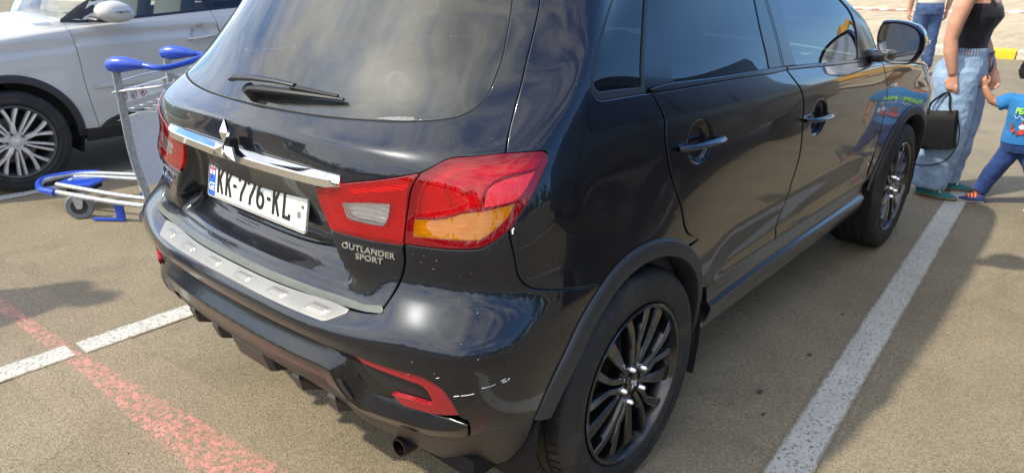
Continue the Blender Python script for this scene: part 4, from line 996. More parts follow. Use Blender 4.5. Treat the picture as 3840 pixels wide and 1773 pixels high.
# ---- door mirrors
def mirror_(s):
    def q(x, y, z): return Vector((x, y*s, z))
    V = []; F = []; rings = []
    C = np.array([(-.862, 1.262), (-.875, 1.2725), (-.93, 1.274), (-.975, 1.266), (-1.012, 1.248), (-1.034, 1.215), (-1.038, 1.165), (-1.020, 1.118), (-.998, 1.102), (-.94, 1.097), (-.905, 1.100), (-.880, 1.122), (-.858, 1.170), (-.853, 1.220)])
    cen = C.mean(0)
    for x, k, dx in ((1.975, .84, 0), (1.935, .90, 0), (1.932, .97, 0), (1.938, 1.02, 0), (1.955, 1.05, 0), (2.01, 1.03, .01), (2.06, .88, .02), (2.095, .55, .03), (2.105, .1, .03)):
        rings.append([q(x, *(cen+(p-cen)*k)) for p in cr(C, 4, True)])
    n = len(rings[0])
    for r in rings: V += r
    for i in range(len(rings)-1):
        for k in range(n): F.append((i*n+k, i*n+(k+1) % n, (i+1)*n+(k+1) % n, (i+1)*n+k))
    b = MB(); b.add(V, F); b.box(q(1.94, -.845, 1.125), (.09, .12, .05), bev=.015); M_ = b.obj('door_mirror', 'black_paint', CAR, auto=45)
    g = MB(); g.add([q(1.952+.20*((cen+(p-cen)*.87)[0]-cen[0]), *(cen+(p-cen)*.87)) for p in cr(C, 4, True)], [tuple(range(n))]); g.obj('mirror_glass', 'chrome', M_, smooth=False)
    MB().box(q(2.03, -1.036, 1.185), (.06, .012, .018), bev=.004).obj('turn_repeater', 'lens_clear', M_)
sides(mirror_)
# lettering on the tailgate
def badge_text(s_, u, v, size, xs, parent, sp=1.05, txt_up=(0, 0, 1), roll=0., ext=.0016, bold=.0):
    n = BODY.N(np.array([u]), np.array([v]))[0]; p = BODY.F(np.array([[u, v]]), .0015)[0]
    M_ = frame(p, n, txt_up) @ Matrix.Rotation(roll, 4, 'Z')
    return text_obj('model_lettering', s_, 'chrome', parent, M_, size, xs, ext, bold, spacing=sp)
badge_text('OUTLANDER', .515, .8755, .0200, 1.30, CAR, bold=.0004); badge_text('SPORT', .519, .8560, .0200, 1.30, CAR, bold=.0004)
badge_text('MITSUBISHI', -.520, .8745, .0235, 1.20, CAR, bold=.0005); badge_text('LIMITED', -.525, .8480, .0150, 1.35, CAR, bold=.0002)
# scratches and stone chips on the bumper corner
def scr(pts, w):
    b = MB(); P = [S1(u, v, .0006) for u, v in pts]; b.tube(P, w, 4, flat=(1, .3)); b.obj('paint_chip', 'sign_white', BU, smooth=False)
scr([(.775, .606), (.79, .6085), (.802, .612)], .0011); scr([(.735, .586), (.748, .5885), (.760, .592)], .0010); scr([(.722, .5835), (.732, .586)], .0016); scr([(.815, .6145), (.824, .6155)], .003); scr([(.826, .617), (.83, .6215)], .0024); scr([(.812, .6185), (.822, .622)], .0016); scr([(.694, .632), (.700, .635)], .0010)
for _ in range(13):
    u = random.uniform(.63, .82); v = random.uniform(.60, .90); 
    if random.random() < .3: u = random.uniform(.64, .72); v = random.uniform(.86, .905)
    scr([(u, v), (u+.0012, v+.0008)], random.uniform(.0005, .0012))
scr([(.846, .955), (.850, .962)], .0035); scr([(.848, .949), (.849, .957)], .0025)

# dark beam behind the bumper skin so that nothing shows through its openings
strip('bumper_beam', 'dark_gap', A((-.86, .52), (-.6, .53), (0, .55), (.6, .53), (.86, .52)), .22, CAR, -.06, n=12)

panel('sticker_residue', 'residue', segs(A((.45, 1.169), (.50, 1.1765), (.545, 1.1785)), A((.545, 1.1785), (.555, 1.174), (.545, 1.1715)), A((.545, 1.1715), (.50, 1.169), (.45, 1.169))), RG, off=-.0022, grid=.01, r=.0005, lip=.0, skirt=.0002)
# ================================================================ the ground, painted lines, kerb and sand
def structure(o): o['kind'] = 'structure'; return o
b = MB(); b.add([(-40, -60, 0), (13.3, -60, 0), (13.3, 60, 0), (-40, 60, 0)], [(0, 1, 2, 3)]); structure(b.obj('ground', 'asphalt', None, smooth=False))
def marking_strip(name, mat, a, c, w, z=.004, wiggle=0.):
    """paint strip from a to c (x,y); its object x axis runs along the line"""
    a = Vector((*a, 0)); c = Vector((*c, 0)); L = (c-a).length; ang = atan2(c.y-a.y, c.x-a.x)
    b = MB(); n = max(2, int(L/.5)); V = []
    for i in range(n+1): V += [(L*i/n, -w/2, 0), (L*i/n, w/2, 0)]
    b.add(V, [(2*i, 2*i+2, 2*i+3, 2*i+1) for i in range(n)]); o = b.obj(name, mat, None, smooth=False); o.location = (a.x, a.y, z); o.rotation_euler = (0, 0, ang); return structure(o)
marking_strip('painted_line', 'white_marking', (-2.2, -.93+0), (-1.9, -.93), .15) if False else None
# bay lines (run along x); the right one slants a little
marking_strip('painted_line', 'white_marking', (-.95, -1.325), (4.20, -.985), .142)
marking_strip('painted_line', 'white_marking', (-3.4, 1.300), (-.855, 1.302), .142)
marking_strip('painted_line', 'white_marking', (-.818, 1.292), (4.3, 1.292), .142)
marking_strip('painted_line', 'white_marking', (-3.2, 3.905), (4.3, 3.915), .140)
marking_strip('painted_line', 'white_marking', (-3.2, 6.5), (4.3, 6.52), .140)
marking_strip('painted_line', 'white_marking', (-.9, -3.95), (4.3, -3.7), .140)
marking_strip('red_line', 'red_marking', (-.965, 2.75), (-.700, -1.2), .44, .002)
marking_strip('red_line', 'red_marking', (-1.0, 9.0), (-.93, 3.2), .40, .002)
# sand beyond the kerb
b = MB(); V = []; NX, NY = 60, 70
def sz(x, y): return .10+.05*sin(x*.7+y*.3)*min(1, (x-13)/4)+.04*sin(y*1.1-x*.4)*min(1, (x-13)/4)+max(0, x-34)*.02
for i in range(NX+1):
    for j in range(NY+1):
        x = 13.45+(i/NX)**1.6*120; y = -60+j*(170/NY); V.append((x-.0*y, y, sz(x, y) if i else .10))
b.add(V, [(i*(NY+1)+j, (i+1)*(NY+1)+j, (i+1)*(NY+1)+j+1, i*(NY+1)+j+1) for i in range(NX) for j in range(NY)]); structure(b.obj('sand', 'sand', None))
# kerb: stones one metre long, every other one yellow for a stretch
k0 = 0
def kx(y): return 13.18-.30*(y-.47)*.35 if y < .47 else 13.18-(y-.47)*.11
kerb = thing('kerb', 'low concrete kerb with yellow and bare stones between road and sand', 'kerb', (13.2, 0, 0)); kerb['kind'] = 'structure'
y = -22.0; i = 0
while y < 34:
    y1 = y+1.0-.02; b = MB(); x0, x1 = kx(y), kx(y1); t = .014
    P = [(0, 0), (0, .125), (.02, .15), (.27, .15), (.30, .13), (.30, 0)]
    V = [(x0+a-13.2, y, c) for a, c in P]+[(x1+a-13.2, y1, c) for a, c in P]
    b.add(V, [(0, 1, 2, 3, 4, 5), (11, 10, 9, 8, 7, 6)]+[(k, k+6, (k+1) % 6+6, (k+1) % 6) for k in range(6)])
    yel = (-.2 < y+.5 < .9) or (y < -5.5 and i % 2 == 0)
    b.obj('kerb_stone', 'kerb_yellow' if yel else 'kerb_white', kerb, smooth=False); y += 1.0; i += 1
# tar stains
def stain(x, y, r, sx, seed):
    rnd = random.Random(seed); b = MB(); n = 26; pts = []
    for k in range(n):
        a = 2*pi*k/n; q = r*(.75+.35*rnd.random()); pts.append((x+q*cos(a)*sx, y+q*sin(a), 0))
    pts = [tuple(p) for p in cr(pts, 3, True)]; b.add(pts, [tuple(range(len(pts)))]); o = b.obj('oil_spot', 'oil', None, smooth=False); o.location.z = .0035; return structure(o)
m, n, bb, oo = nmat('oil'); P_(bb, rough=.6, col=(.06, .055, .05), spec=.3)
for k, (px, py, r) in enumerate(((1.15, -1.02, .009), (.75, -.98, .011), (1.62, -1.0, .008), (.62, -1.05, .007), (2.3, -1.12, .009))): stain(px, py, r, 1.7, k)

# loose grit lying on the asphalt
b = MB(); rg = random.Random(11)
for _ in range(420):
    if rg.random() < .55: x = rg.uniform(-1.3, .2); y = rg.uniform(-.6, 3.2)
    else: x = rg.uniform(.2, 5.); y = rg.uniform(-2.6, -.95)
    r = rg.uniform(.0012, .0042) if rg.random() < .9 else rg.uniform(.004, .008); V = []
    for (a, c, e) in ((1, 0, 0), (-1, 0, 0), (0, 1, 0), (0, -1, 0), (0, 0, 1), (0, 0, -1)): k = rg.uniform(.6, 1.2)*r; V.append((x+a*k, y+c*k, r*.5+e*k*.7))
    b.add(V, [(0, 2, 4), (2, 1, 4), (1, 3, 4), (3, 0, 4), (2, 0, 5), (1, 2, 5), (3, 1, 5), (0, 3, 5)])
o_ = b.obj('grit', 'pebble', None, smooth=False); tag(o_, 'loose pale grit scattered over the tan asphalt', 'grit'); o_['kind'] = 'stuff'
# ================================================================ the white SUV in the far bay (its left side faces us)
WX, WY = 2.445, 4.815
def wS(u, v):
    p = S(u, v); return np.stack([WX-p[:, 0], WY-p[:, 1], p[:, 2]*1.0], 1)
WB = Surf(wS)
WC = thing('white_car', 'dusty white SUV behind the luggage trolley, dark wheel arch, two-tone alloy wheel', 'car', (WX, WY, 0), pi)
def wl(name, mat, loops, parent=None, **k):
    k.setdefault('grow', .002); o = panel(name, mat, loops, parent or WC, surf=WB, **k)
    if (parent or WC) is WC: o.matrix_parent_inverse = WC.matrix_world.inverted() if False else Matrix.Translation((0, 0, 0))
    return o
WMI = (Matrix.Translation((WX, WY, 0)) @ Matrix.Rotation(pi, 4, 'Z')).inverted()
def wfix():  # every mesh was built in world space: bring it into the car's own frame
    for o in WC.children:
        if o.type == 'MESH':
            for q in [o]+list(o.children_recursive):
                if q.type == 'MESH' and not q.get('_w'): q.data.transform(WMI); q['_w'] = 1
    for o in [WC]+list(WC.children_recursive):
        if '_w' in o: del o['_w']
def X(wx, z):
    """world x on the near side, height z -> (u,v) with u<0"""
    xl = WX-wx; v = z
    for _ in range(4):
        u, _v = uv_of_xz2(xl, v); v += z-S(u, v)[0][2]; v = min(1.6, max(.26, v))
    return (-u, v)
def uv_of_xz2(x, v):
    lo, hi = .85, 4.6
    for _ in range(18):
        m = (lo+hi)/2
        if S(m, v)[0][0] < x: lo = m
        else: hi = m
    return ((lo+hi)/2, v)
def XL(*p): return [X(*q) for q in p]
HX = -.225; RA = .455
def warc(a0, a1, n, r=RA, cx=HX, cz=.352): return XL(*[(cx+r*cos(radians(a)), cz+r*sin(radians(a))) for a in np.linspace(a0, a1, n)])
seam1 = [(.205, 1.125), (.236, 1.10), (.250, 1.05), (.262, .974), (.270, .85), (.274, .724), (.290, .58), (.325, .365)]
sm = lambda d: XL(*[(x+d, z) for x, z in seam1])
def wside():
    f = segs(sm(-.004), XL((.321, .365), (.236, .37)), warc(2, 178, 30), XL((-.70, .36), (-.98, .36)), XL((-.98, .36), (-1.0, .8)), XL((-1.0, .8), (-.75, 1.00), (-.30, 1.085), (.0, 1.12), (.201, 1.125)))
    wl('fender', 'white_paint', f, grid=.035, disp=lambda u, v: -.010*smooth01((v-.93)/.05)*smooth01((1.02-v)/.05))
    seam2 = [(1.300, 1.155), (1.325, 1.05), (1.34, .95), (1.335, .75), (1.30, .55), (1.295, .365)]
    door = segs(sm(.004), XL((.329, .365), (1.29, .365)), XL(*seam2)[::-1], XL((1.300, 1.155), (.65, 1.118), (.213, 1.112)))
    dd = lambda u, v: -.012*smooth01((v-.955)/.03)*smooth01((1.06-v)/.04)-.022*smooth01((1.05-(((-u)-(-X(1.18, .955)[0]))/.075)**2-((v-.985)/.060)**2)/.5)
    D = wl('front_door', 'white_paint', door, grid=.03, disp=dd, extra=[(u, v) for u in np.arange(X(1.28, .95)[0], X(1.06, .95)[0], .01)*1.0 for v in np.arange(.92, 1.06, .008)] if False else None)
    d2 = segs(XL(*[(x+.008, z) for x, z in seam2]), XL((1.303, .365), (1.85, .365)), XL((1.85, .365), (2.02, .62), (2.12, .8), (2.26, .95), (2.35, 1.17)), XL((2.35, 1.17), (1.308, 1.157)))
    R_ = wl('rear_door', 'white_paint', d2, grid=.04)
    q = segs(XL((2.358, 1.17), (2.268, .95), (2.128, .8)), XL((2.128, .8), (2.25, .81), (2.55, .80), (2.85, .60)), XL((2.85, .60), (2.95, .6), (2.93, 1.1)), XL((2.93, 1.1), (2.358, 1.17)))
    for w0, w1 in (((-.01, .0), 0),): pass
    for pts, par, mt in ((((.46, 1.125), (.66, 1.130), (1.275, 1.163), (1.27, 1.45), (.80, 1.47), (.60, 1.30)), D, 'front_glass'), (((1.335, 1.167), (2.18, 1.20), (2.15, 1.42), (1.36, 1.45)), R_, 'privacy_glass')):
        L = XL(*pts); wl('window', mt, segs(*[[L[i], L[(i+1) % len(L)]] for i in range(len(L))]), off=-.004, grid=.05, grow=0)
    L = XL((1.28, 1.155), (1.33, 1.158), (1.355, 1.46), (1.275, 1.46)); wl('pillar_cover', 'gloss_black', segs(*[[L[i], L[(i+1) % 4]] for i in range(4)]), grid=.05)
    L = XL((.215, 1.118), (.46, 1.112), (1.30, 1.152), (2.30, 1.185)); L2 = XL((2.30, 1.200), (1.30, 1.166), (.46, 1.126), (.23, 1.135)); wl('belt_trim', 'gloss_black', segs(L, [L[-1], L2[0]], L2, [L2[-1], L[0]]), off=.004, grid=.03, r=.002)
    L = XL((.22, 1.135), (.455, 1.128), (.60, 1.30), (.52, 1.30), (.34, 1.21)); wl('mirror_triangle', 'satin_trim', segs(*[[L[i], L[(i+1) % 5]] for i in range(5)]), off=.0, grid=.04)
    L = XL((2.93, .36), (2.95, 1.12), (2.36, 1.19), (2.13, .80)); wl('quarter_panel', 'white_paint', segs(XL((2.358, 1.17), (2.268, .95), (2.128, .81)), XL((2.128, .81), (2.3, .855), (2.6, .85), (2.80, .74), (2.88, .60)), XL((2.88, .60), (2.95, 1.12)), XL((2.95, 1.12), (2.358, 1.17))), grid=.05)
    # sill and lower garnish
    L = XL((.232, .36), (.8, .358), (1.4, .36), (1.98, .36)); L2 = XL((2.0, .30), (1.4, .275), (.8, .272), (.23, .275)); wl('side_sill', 'cladding', segs(L, [L[-1], L2[0]], L2, [L2[-1], L[0]]), off=.012, grid=.03)
    g = segs(XL((.335, .372), (.42, .425), (.60, .455), (1.25, .46)), XL((1.25, .46), (1.25, .372)), XL((1.25, .372), (.335, .372)))
    G = wl('door_garnish', 'cladding', g, off=.010, grid=.03, r=.003)
    wl('garnish_strip', 'rim_silver', segs(XL((.45, .398), (.60, .425), (1.2, .43)), XL((1.2, .43), (1.2, .40)), XL((1.2, .40), (.45, .398))), G, off=.016, grid=.03)
    wl('side_moulding', 'white_paint', segs(XL((.362, .668), (.40, .682), (1.25, .705)), XL((1.25, .705), (1.25, .672)), XL((1.25, .672), (.40, .655), (.362, .668))), off=.012, grid=.02, r=.004)
    wl('front_bumper', 'white_paint', segs([(-4.62, .36), (-4.62, .95)], [(-4.62, .95), (-5.6, .95)], [(-5.6, .95), (-5.6, .36)], [(-5.6, .36), (-4.62, .36)]), grid=.06)
    # handle
    b = MB(); P = []; n = 8
    for i in range(n+1):
        t = i/n; x = 1.065+(1.29-1.065)*t; u, v = X(x, .948+.018*t); P.append(Vector(WB.F(np.array([[u, v]]), .030*sin(pi*t)**.35 if 0 < t < 1 else .002)[0]))
    b.tube(P, .0135, 10, flat=(1, .6)); b.obj('door_handle', 'white_paint', D)
wside()
# arch cladding, well
b = MB(); V = []; F = []
sec = [(.456, .0), (.455, .007), (.448, .014), (.420, .018), (.405, .016), (.400, .006), (.399, -.05)]; NA = 56
for i in range(NA+1):
    a = radians(-4+188*i/NA); u, v = X(HX+.45*cos(a), max(.30, .352+.45*sin(a))); y = wS(u, v)[0][1]
    for r, h in sec: V.append((HX+r*cos(a), y-h, .352+r*sin(a)))
n = len(sec); F = [(i*n+k, (i+1)*n+k, (i+1)*n+k+1, i*n+k+1) for i in range(NA) for k in range(n-1)]
b.add(V, F); b.obj('arch_cladding', 'cladding', WC, auto=28)
b = MB(); V = []
for i in range(33):
    a = radians(-20+220*i/32); V += [(HX+.43*cos(a), 3.945, .352+.43*sin(a)), (HX+.42*cos(a), 4.4, .352+.42*sin(a)), (HX, 4.41, .352)]
b.add(V, [q for i in range(32) for q in ((3*i, 3*i+3, 3*i+4, 3*i+1), (3*i+1, 3*i+4, 3*i+5, 3*i+2))]); b.obj('wheel_well', 'dark_gap', WC, fixn=False)
# body blocks behind the skin, roof and bonnet
def wgrid(name, mat, rows):
    b = MB(); n = len(rows[0]); V = [p for r in rows for p in r]; b.add(V, [(i*n+k, i*n+k+1, (i+1)*n+k+1, (i+1)*n+k) for i in range(len(rows)-1) for k in range(n-1)]); return b.obj(name, mat, WC, auto=0)
def wbridge(name, mat, us, vs, crown, ax=2, p=2.2, ny=14):
    L_ = wS(-np.array(us), np.array(vs)); R_ = wS(np.array(us), np.array(vs)); rows = []
    for l, r in zip(L_, R_):
        row = []
        for k in range(ny+1):
            t = k/ny; q = l*(1-t)+r*t; q[ax] += crown*(1-abs(2*t-1)**p); row.append(q)
        rows.append(row)
    return wgrid(name, mat, rows)
us = np.linspace(3.345, 5.5, 40); wbridge('bonnet', 'white_paint', us, np.full(40, 1.155), .07)
us = np.linspace(.05, 3.4, 40); wbridge('roof', 'white_paint', us, np.full(40, 1.597), .05)
wbridge('windscreen', 'clear_glass', np.full(14, 3.40), np.linspace(1.155, 1.597, 14), -.12, 0)
for s in (1, -1):
    L = [(s*3.15, 1.16), (s*3.40, 1.16), (s*3.40, 1.597), (s*3.10, 1.55)]; wl('front_pillar', 'white_paint', segs(*[[L[i], L[(i+1) % 4]] for i in range(4)]), grid=.05)
    L = [(s*.9, 1.50), (s*3.12, 1.47), (s*3.4, 1.50), (s*3.4, 1.60), (s*.7, 1.60)]; wl('roof_rail', 'white_paint', segs(*[[L[i], L[(i+1) % 5]] for i in range(5)]), grid=.05)
L = [(.2, .4), (4.6, .4), (4.6, 1.1), (.2, 1.15)]; wl('far_side', 'white_paint', segs(*[[L[i], L[(i+1) % 4]] for i in range(4)]), grid=.08)
L = [(-.95, .40), (.95, .40), (.80, 1.1), (.68, 1.6), (-.68, 1.6), (-.80, 1.1)]; wl('tailgate', 'white_paint', segs(*[[L[i], L[(i+1) % 6]] for i in range(6)]), grid=.08)
b = MB(); b.box((1.1, WY, .33), (3.9, 1.55, .10)); b.box((1.1, 4.03, .70), (2.6, .04, .6)); b.box((-.62+.0, WY, .75), (.3, 1.5, .5)); b.obj('underbody', 'dark_gap', WC, smooth=False)
b = MB(); b.box((.15, WY, .95), (.4, 1.5, .25), bev=.06); b.obj('dashboard', 'cabin', WC)
for yy in (4.40, 5.2):
    b = MB(); b.box((1.15, yy, .95), (.14, .5, .7), Matrix.Rotation(radians(16), 3, 'Y'), bev=.05); b.box((1.26, yy, 1.38), (.10, .26, .18), bev=.04); b.obj('seat', 'seat_cloth', WC)
MB().box((.02, 4.12, 1.24), (.006, .10, .08), Matrix.Rotation(radians(35), 3, 'Y')).obj('windscreen_sticker', 'sign_white', WC, smooth=False)
# wheels
def wwheel(x, y):
    T = build_wheel(0, 1, 'silver'); T.parent = WC
    for o in [T]+list(T.children): o.data.transform(Matrix.Translation((x, y+.868, 0)))
wwheel(-.225, 3.955); wwheel(2.445, 3.955)
def wwheel2(x, y):
    T = build_wheel(0, -1, 'silver'); T.parent = WC
    for o in [T]+list(T.children): o.data.transform(Matrix.Translation((x, y-.868, 0)))
wwheel2(-.225, 5.67); wwheel2(2.445, 5.67)
# mirror
C = np.array([(.395, 1.165), (.405, 1.215), (.455, 1.250), (.53, 1.258), (.60, 1.235), (.64, 1.19), (.645, 1.150), (.60, 1.118), (.53, 1.105), (.45, 1.118)])
cen = C.mean(0); rings = []
for y, k in ((3.90, .5), (3.885, .85), (3.85, 1.0), (3.79, .98), (3.74, .85), (3.715, .5), (3.71, .1)):
    rings.append([Vector(((cen+(p-cen)*k)[0], y, (cen+(p-cen)*k)[1])) for p in cr(C, 3, True)])
n = len(rings[0]); b = MB(); b.add([v for r in rings for v in r], [(i*n+k, i*n+(k+1) % n, (i+1)*n+(k+1) % n, (i+1)*n+k) for i in range(6) for k in range(n)])
M_ = b.obj('door_mirror', 'white_paint', WC, auto=60)
b = MB(); b.box((.54, 3.715, 1.185), (.11, .012, .016), bev=.005); b.obj('turn_repeater', 'lens_clear', M_)
b = MB(); b.tube([(.40, 3.95, 1.135), (.42, 3.87, 1.128), (.54, 3.82, 1.122), (.62, 3.82, 1.128)], [.03, .028, .026, .012], 10, flat=(1, .6)); b.obj('mirror_base', 'satin_trim', M_)
wfix()
for o in list(WC.children):
    if o.type == 'MESH' and o.name.startswith('x'): pass
# ================================================================ airport luggage trolley between the cars
TO = Vector((.26, 2.82, 0)); TA = atan2(.8, -.6)      # local x towards the nose, local y to the far side is -y
TR = thing('luggage_trolley', 'galvanised luggage trolley with bright blue handle, wire basket and blue nose', 'trolley', TO, TA)
# local frame: +x nose, +y = rotate90 -> points away from far side, so far side is y<0
b = MB()
def L(a, s, z): return (a, -s, z)
for s in (-.28, .28):
    b = MB(); path = [L(-.07, s*1.06, .07), L(-.045, s*1.05, .20), L(-.005, s*1.03, .40), L(.01, s, .60), L(.01, s, .93)]
    b.tube(cr(path, 5), .034, 4, flat=(1., .80)); b.obj('post', 'zinc', TR, smooth=False)
# blue handle: two bulb grips joined by a bent tube
path = [L(-.15, -.29, .965), L(-.24, -.30, .952), L(-.30, -.26, .950), L(-.36, -.15, .965), L(-.40, 0, .985), L(-.36, .15, .965), L(-.30, .26, .950), L(-.24, .30, .952), L(-.15, .29, .965)]
H_ = MB(); H_.tube(cr(path, 6), .0165, 12); HB = H_.obj('handle', 'blue_plastic', TR)
for s in (-.29, .29):
    b = MB(); b.tube([L(.055, s, .958), L(.04, s, .960), L(.0, s, .965), L(-.06, s, .968), L(-.12, s, .966), L(-.18, s, .960)], [.010, .036, .050, .047, .033, .0185], 18, flat=(.95, .92)); b.obj('grip', 'blue_plastic', TR)
    MB().box(L(.0, s+(-.036 if s < 0 else -.036), .972), (.010, .004, .010), bev=.001).obj('grip_screw', 'brake_metal', TR)
# wire basket in front of the posts
B = MB(); zt, zb = .825, .690
top = [L(.06, -.27, .80), L(.0, -.30, .815), L(-.20, -.29, .84), L(-.26, -.22, .845), L(-.26, .22, .845), L(-.20, .29, .84), L(.0, .30, .815), L(.06, .27, .80)]
B.tube(cr(top, 5), .0075, 8); B.tube([L(.06, -.27, .80), L(.06, .27, .80)], .0065, 8)
B.tube(cr([L(-.02, -.27, .835), L(.03, -.20, .86), L(.03, .20, .86), L(-.02, .27, .835)], 8), .0065, 8)
B.tube([L(.05, -.25, zb), L(-.19, -.25, zb), L(-.19, .25, zb), L(.05, .25, zb), L(.05, -.25, zb)], .0035, 6)
for k in range(6):
    s = -.245+.098*k; B.tube([L(.06, s, .80), L(.05, s, zb), L(-.19, s, zb), L(-.255, s, .843)], .0028, 6)
for k in range(3):
    a = .0-.08*k; B.tube([L(a, -.295, .818), L(a, -.25, zb), L(a, .25, zb), L(a, .295, .818)], .0028, 6)
for s in (-.15, .08): B.tube(cr([L(-.25, s-.04, .76), L(-.26, s-.035, .83), L(-.26, s, .865), L(-.26, s+.035, .83), L(-.25, s+.04, .76)], 4), .0035, 6)
B.obj('basket', 'zinc', TR)
MB().box(L(.050, 0, .765), (.004, .50, .075)).obj('notice_plate', 'sign_white', TR, smooth=False)
NP = [o for o in TR.children if o.name.startswith('notice_plate')][0]
for k, s in enumerate((-.19, -.09, .01)):
    M_ = Matrix.Translation(L(.0465, s, .767)) @ Matrix(((0, 0, -1, 0), (1, 0, 0, 0), (0, 1, 0, 0), (0, 0, 0, 1)))
    b = MB()
    o_ = [(.031*cos(t), .031*sin(t)) for t in np.linspace(0, 2*pi, 28, endpoint=False)]; i_ = [(x*.80, y*.80) for x, y in o_]; n = 28
    V = [M_ @ Vector((x, y, .0006)) for x, y in o_]+[M_ @ Vector((x, y, .0006)) for x, y in i_]; b.add(V, [(q, (q+1) % n, n+(q+1) % n, n+q) for q in range(n)])
    b.add([M_ @ Vector(p) for p in ((-.021, .017, .0008), (-.017, .021, .0008), (.021, -.017, .0008), (.017, -.021, .0008))], [(0, 1, 2, 3)]); b.obj('ban_sign', 'sign_red', NP, smooth=False)
    b = MB(); b.box(M_ @ Vector((0, -.004, .0005)), (.0005, .008, .022)); b.box(M_ @ Vector((0, .012, .0005)), (.0005, .009, .008)); b.box(M_ @ Vector((.008, -.006, .0005)), (.0005, .006, .012)); b.obj('ban_pictogram', 'plate_ink', NP, smooth=False)
# advertising panel under the basket
b = MB(); b.box(L(.015, 0, .43), (.012, .50, .46), bev=.002); b.obj('front_panel', 'sign_white', TR, smooth=False)
# platform of tubes with a rounded nose
def rail(s0, s1, a1, z0=.125, z1=.165): return [L(-.03, s0, z0), L(.25, s0*.93+s1*.07, z0+.015), L(a1, s1, z1)]
R_ = MB()
R_.tube(cr([L(-.05, -.31, .12), L(.25, -.275, .14), L(.58, -.215, .165), L(.74, -.155, .172), L(.82, 0, .176), L(.74, .155, .172), L(.58, .215, .165), L(.25, .275, .14), L(-.05, .31, .12)], 8), .0160, 10)
R_.obj('frame_loop', 'zinc', TR)
for s in (-.17, .17):
    b = MB(); b.tube(cr([L(-.05, s*1.15, .125), L(.25, s, .145), L(.58, s*.66, .172), L(.68, s*.5, .176)], 5), .0150, 10); b.obj('rail', 'zinc', TR)
b = MB(); b.tube([L(-.04, -.33, .12), L(-.04, .33, .12)], .014, 10); b.obj('cross_tube', 'zinc', TR)
b = MB(); b.tube(cr([L(.60, -.222, .165), L(.74, -.165, .172), L(.832, 0, .178), L(.74, .165, .172), L(.60, .222, .165)], 8), .021, 12, flat=(1, 1.1)); b.obj('nose_bumper', 'blue_plastic', TR)
MB().box(L(.58, 0, .168), (.24, .17, .022), bev=.006).obj('nose_plate', 'blue_plastic', TR)
MB().box(L(.66, .02, .1795), (.018, .03, .002)).obj('sticker', 'plate_white', TR, smooth=False)
MB().box(L(.56, 0, .138), (.16, .14, .03), bev=.006).obj('swivel_mount', 'dark_gap', TR)
def caster(a, s, r, w_):
    b = MB(); c = L(a, s, r); rot = radians(22)
    M_ = Matrix.Translation(c) @ Matrix.Rotation(rot, 4, 'Z')
    b.lathe([(r*.60, -w_*.5), (r*.93, -w_*.5), (r, -w_*.28), (r, w_*.28), (r*.93, w_*.5), (r*.60, w_*.5)], 40); b.V = [M_ @ Vector(v) for v in b.V]; W_ = b.obj('caster_wheel', 'grey_rubber', TR)
    b = MB(); b.lathe([(.001, -w_*.30), (r*.3, -w_*.34), (r*.61, -w_*.5), (r*.61, w_*.5), (r*.3, w_*.34), (.001, w_*.30)], 32); b.V = [M_ @ Vector(v) for v in b.V]; b.obj('caster_hub', 'cabin', W_)
    b = MB()
    for q in (-1, 1): b.prism([(-.035, .075), (.035, .075), (.016, -.012), (-.004, -.016), (-.018, -.006)], q*(w_*.62), q*(w_*.62+.003), lambda x, z, h: M_ @ Vector((x, h, z)))
    b.lathe([(.001, -w_*.78), (.008, -w_*.78), (.008, w_*.78), (.001, w_*.78)], 10); m = len(b.V)-40
    b.V = b.V[:m]+[M_ @ Vector(v) for v in b.V[m:]]; b.obj('caster_fork', 'zinc', W_, auto=30)
caster(.452, -.225, .082, .034); caster(-.04, -.30, .06, .03); caster(-.04, .30, .06, .03)
for s in (-.262, .262):
    b = MB(); b.box(L(.17, s, .075), (.055, .018, .11), bev=.004); b.box(L(.25, s, .014), (.21, .020, .016), bev=.004); b.obj('stacking_foot', 'blue_plastic', TR)
# ================================================================ people
def cloth(name, c, var=.15, sc_=30, rough=.85, fade=None):
    m, n, b, o = nmat(name); P_(b, rough=rough, spec=.2, sheen=.15)
    f = noise(n, 7, 5, .65); g = noise(n, 420, 2)
    hi = fade or [min(1, x*(1+var*1.6)) for x in c]
    cc = mixc(n, ramp(n, f, (.3, 0.), (.7, 1.)), [x*(1-var) for x in c], hi); cc = mixc(n, 1., cc, ramp(n, g, (.3, .85), (.7, 1.1)), 'MULTIPLY')
    n.links.new(cc, b.inputs['Base Color']); bump(n, b, mth(n, 'ADD', mth(n, 'MULTIPLY', noise(n, 11, 4, .6), 1.), mth(n, 'MULTIPLY', g, .05)), .55, .022); return m
cloth('light_denim', (.19, .30, .46), .22, fade=(.33, .45, .60)); cloth('dark_denim', (.020, .045, .16), .3); cloth('mid_denim', (.045, .08, .17), .3)
cloth('black_cotton', (.012, .011, .014), .2); cloth('blue_cotton', (.025, .17, .42), .12); cloth('cream_cotton', (.60, .56, .48), .06)
def skinm(name, c):
    m, n, b, o = nmat(name); P_(b, rough=.5, sub=.12, spec=.35); b.inputs['Subsurface Radius'].default_value = (.012, .005, .003); b.inputs['Subsurface Scale'].default_value = 1
    n.links.new(mixc(n, ramp(n, noise(n, 14, 4, .6), (.3, 0.), (.7, 1.)), [x*.86 for x in c], [min(1, x*1.12) for x in c]), b.inputs['Base Color']); return m
skinm('skin', (.50, .26, .17)); skinm('skin_tan', (.40, .20, .115))
m, n, b, o = nmat('hair_dark'); P_(b, rough=.5, col=(.012, .008, .006)); bump(n, b, noise(n, 90, 5, .8), 1., .02)
m, n, b, o = nmat('hair_brown'); P_(b, rough=.5, col=(.05, .026, .014)); bump(n, b, noise(n, 60, 5, .8), .8, .01)
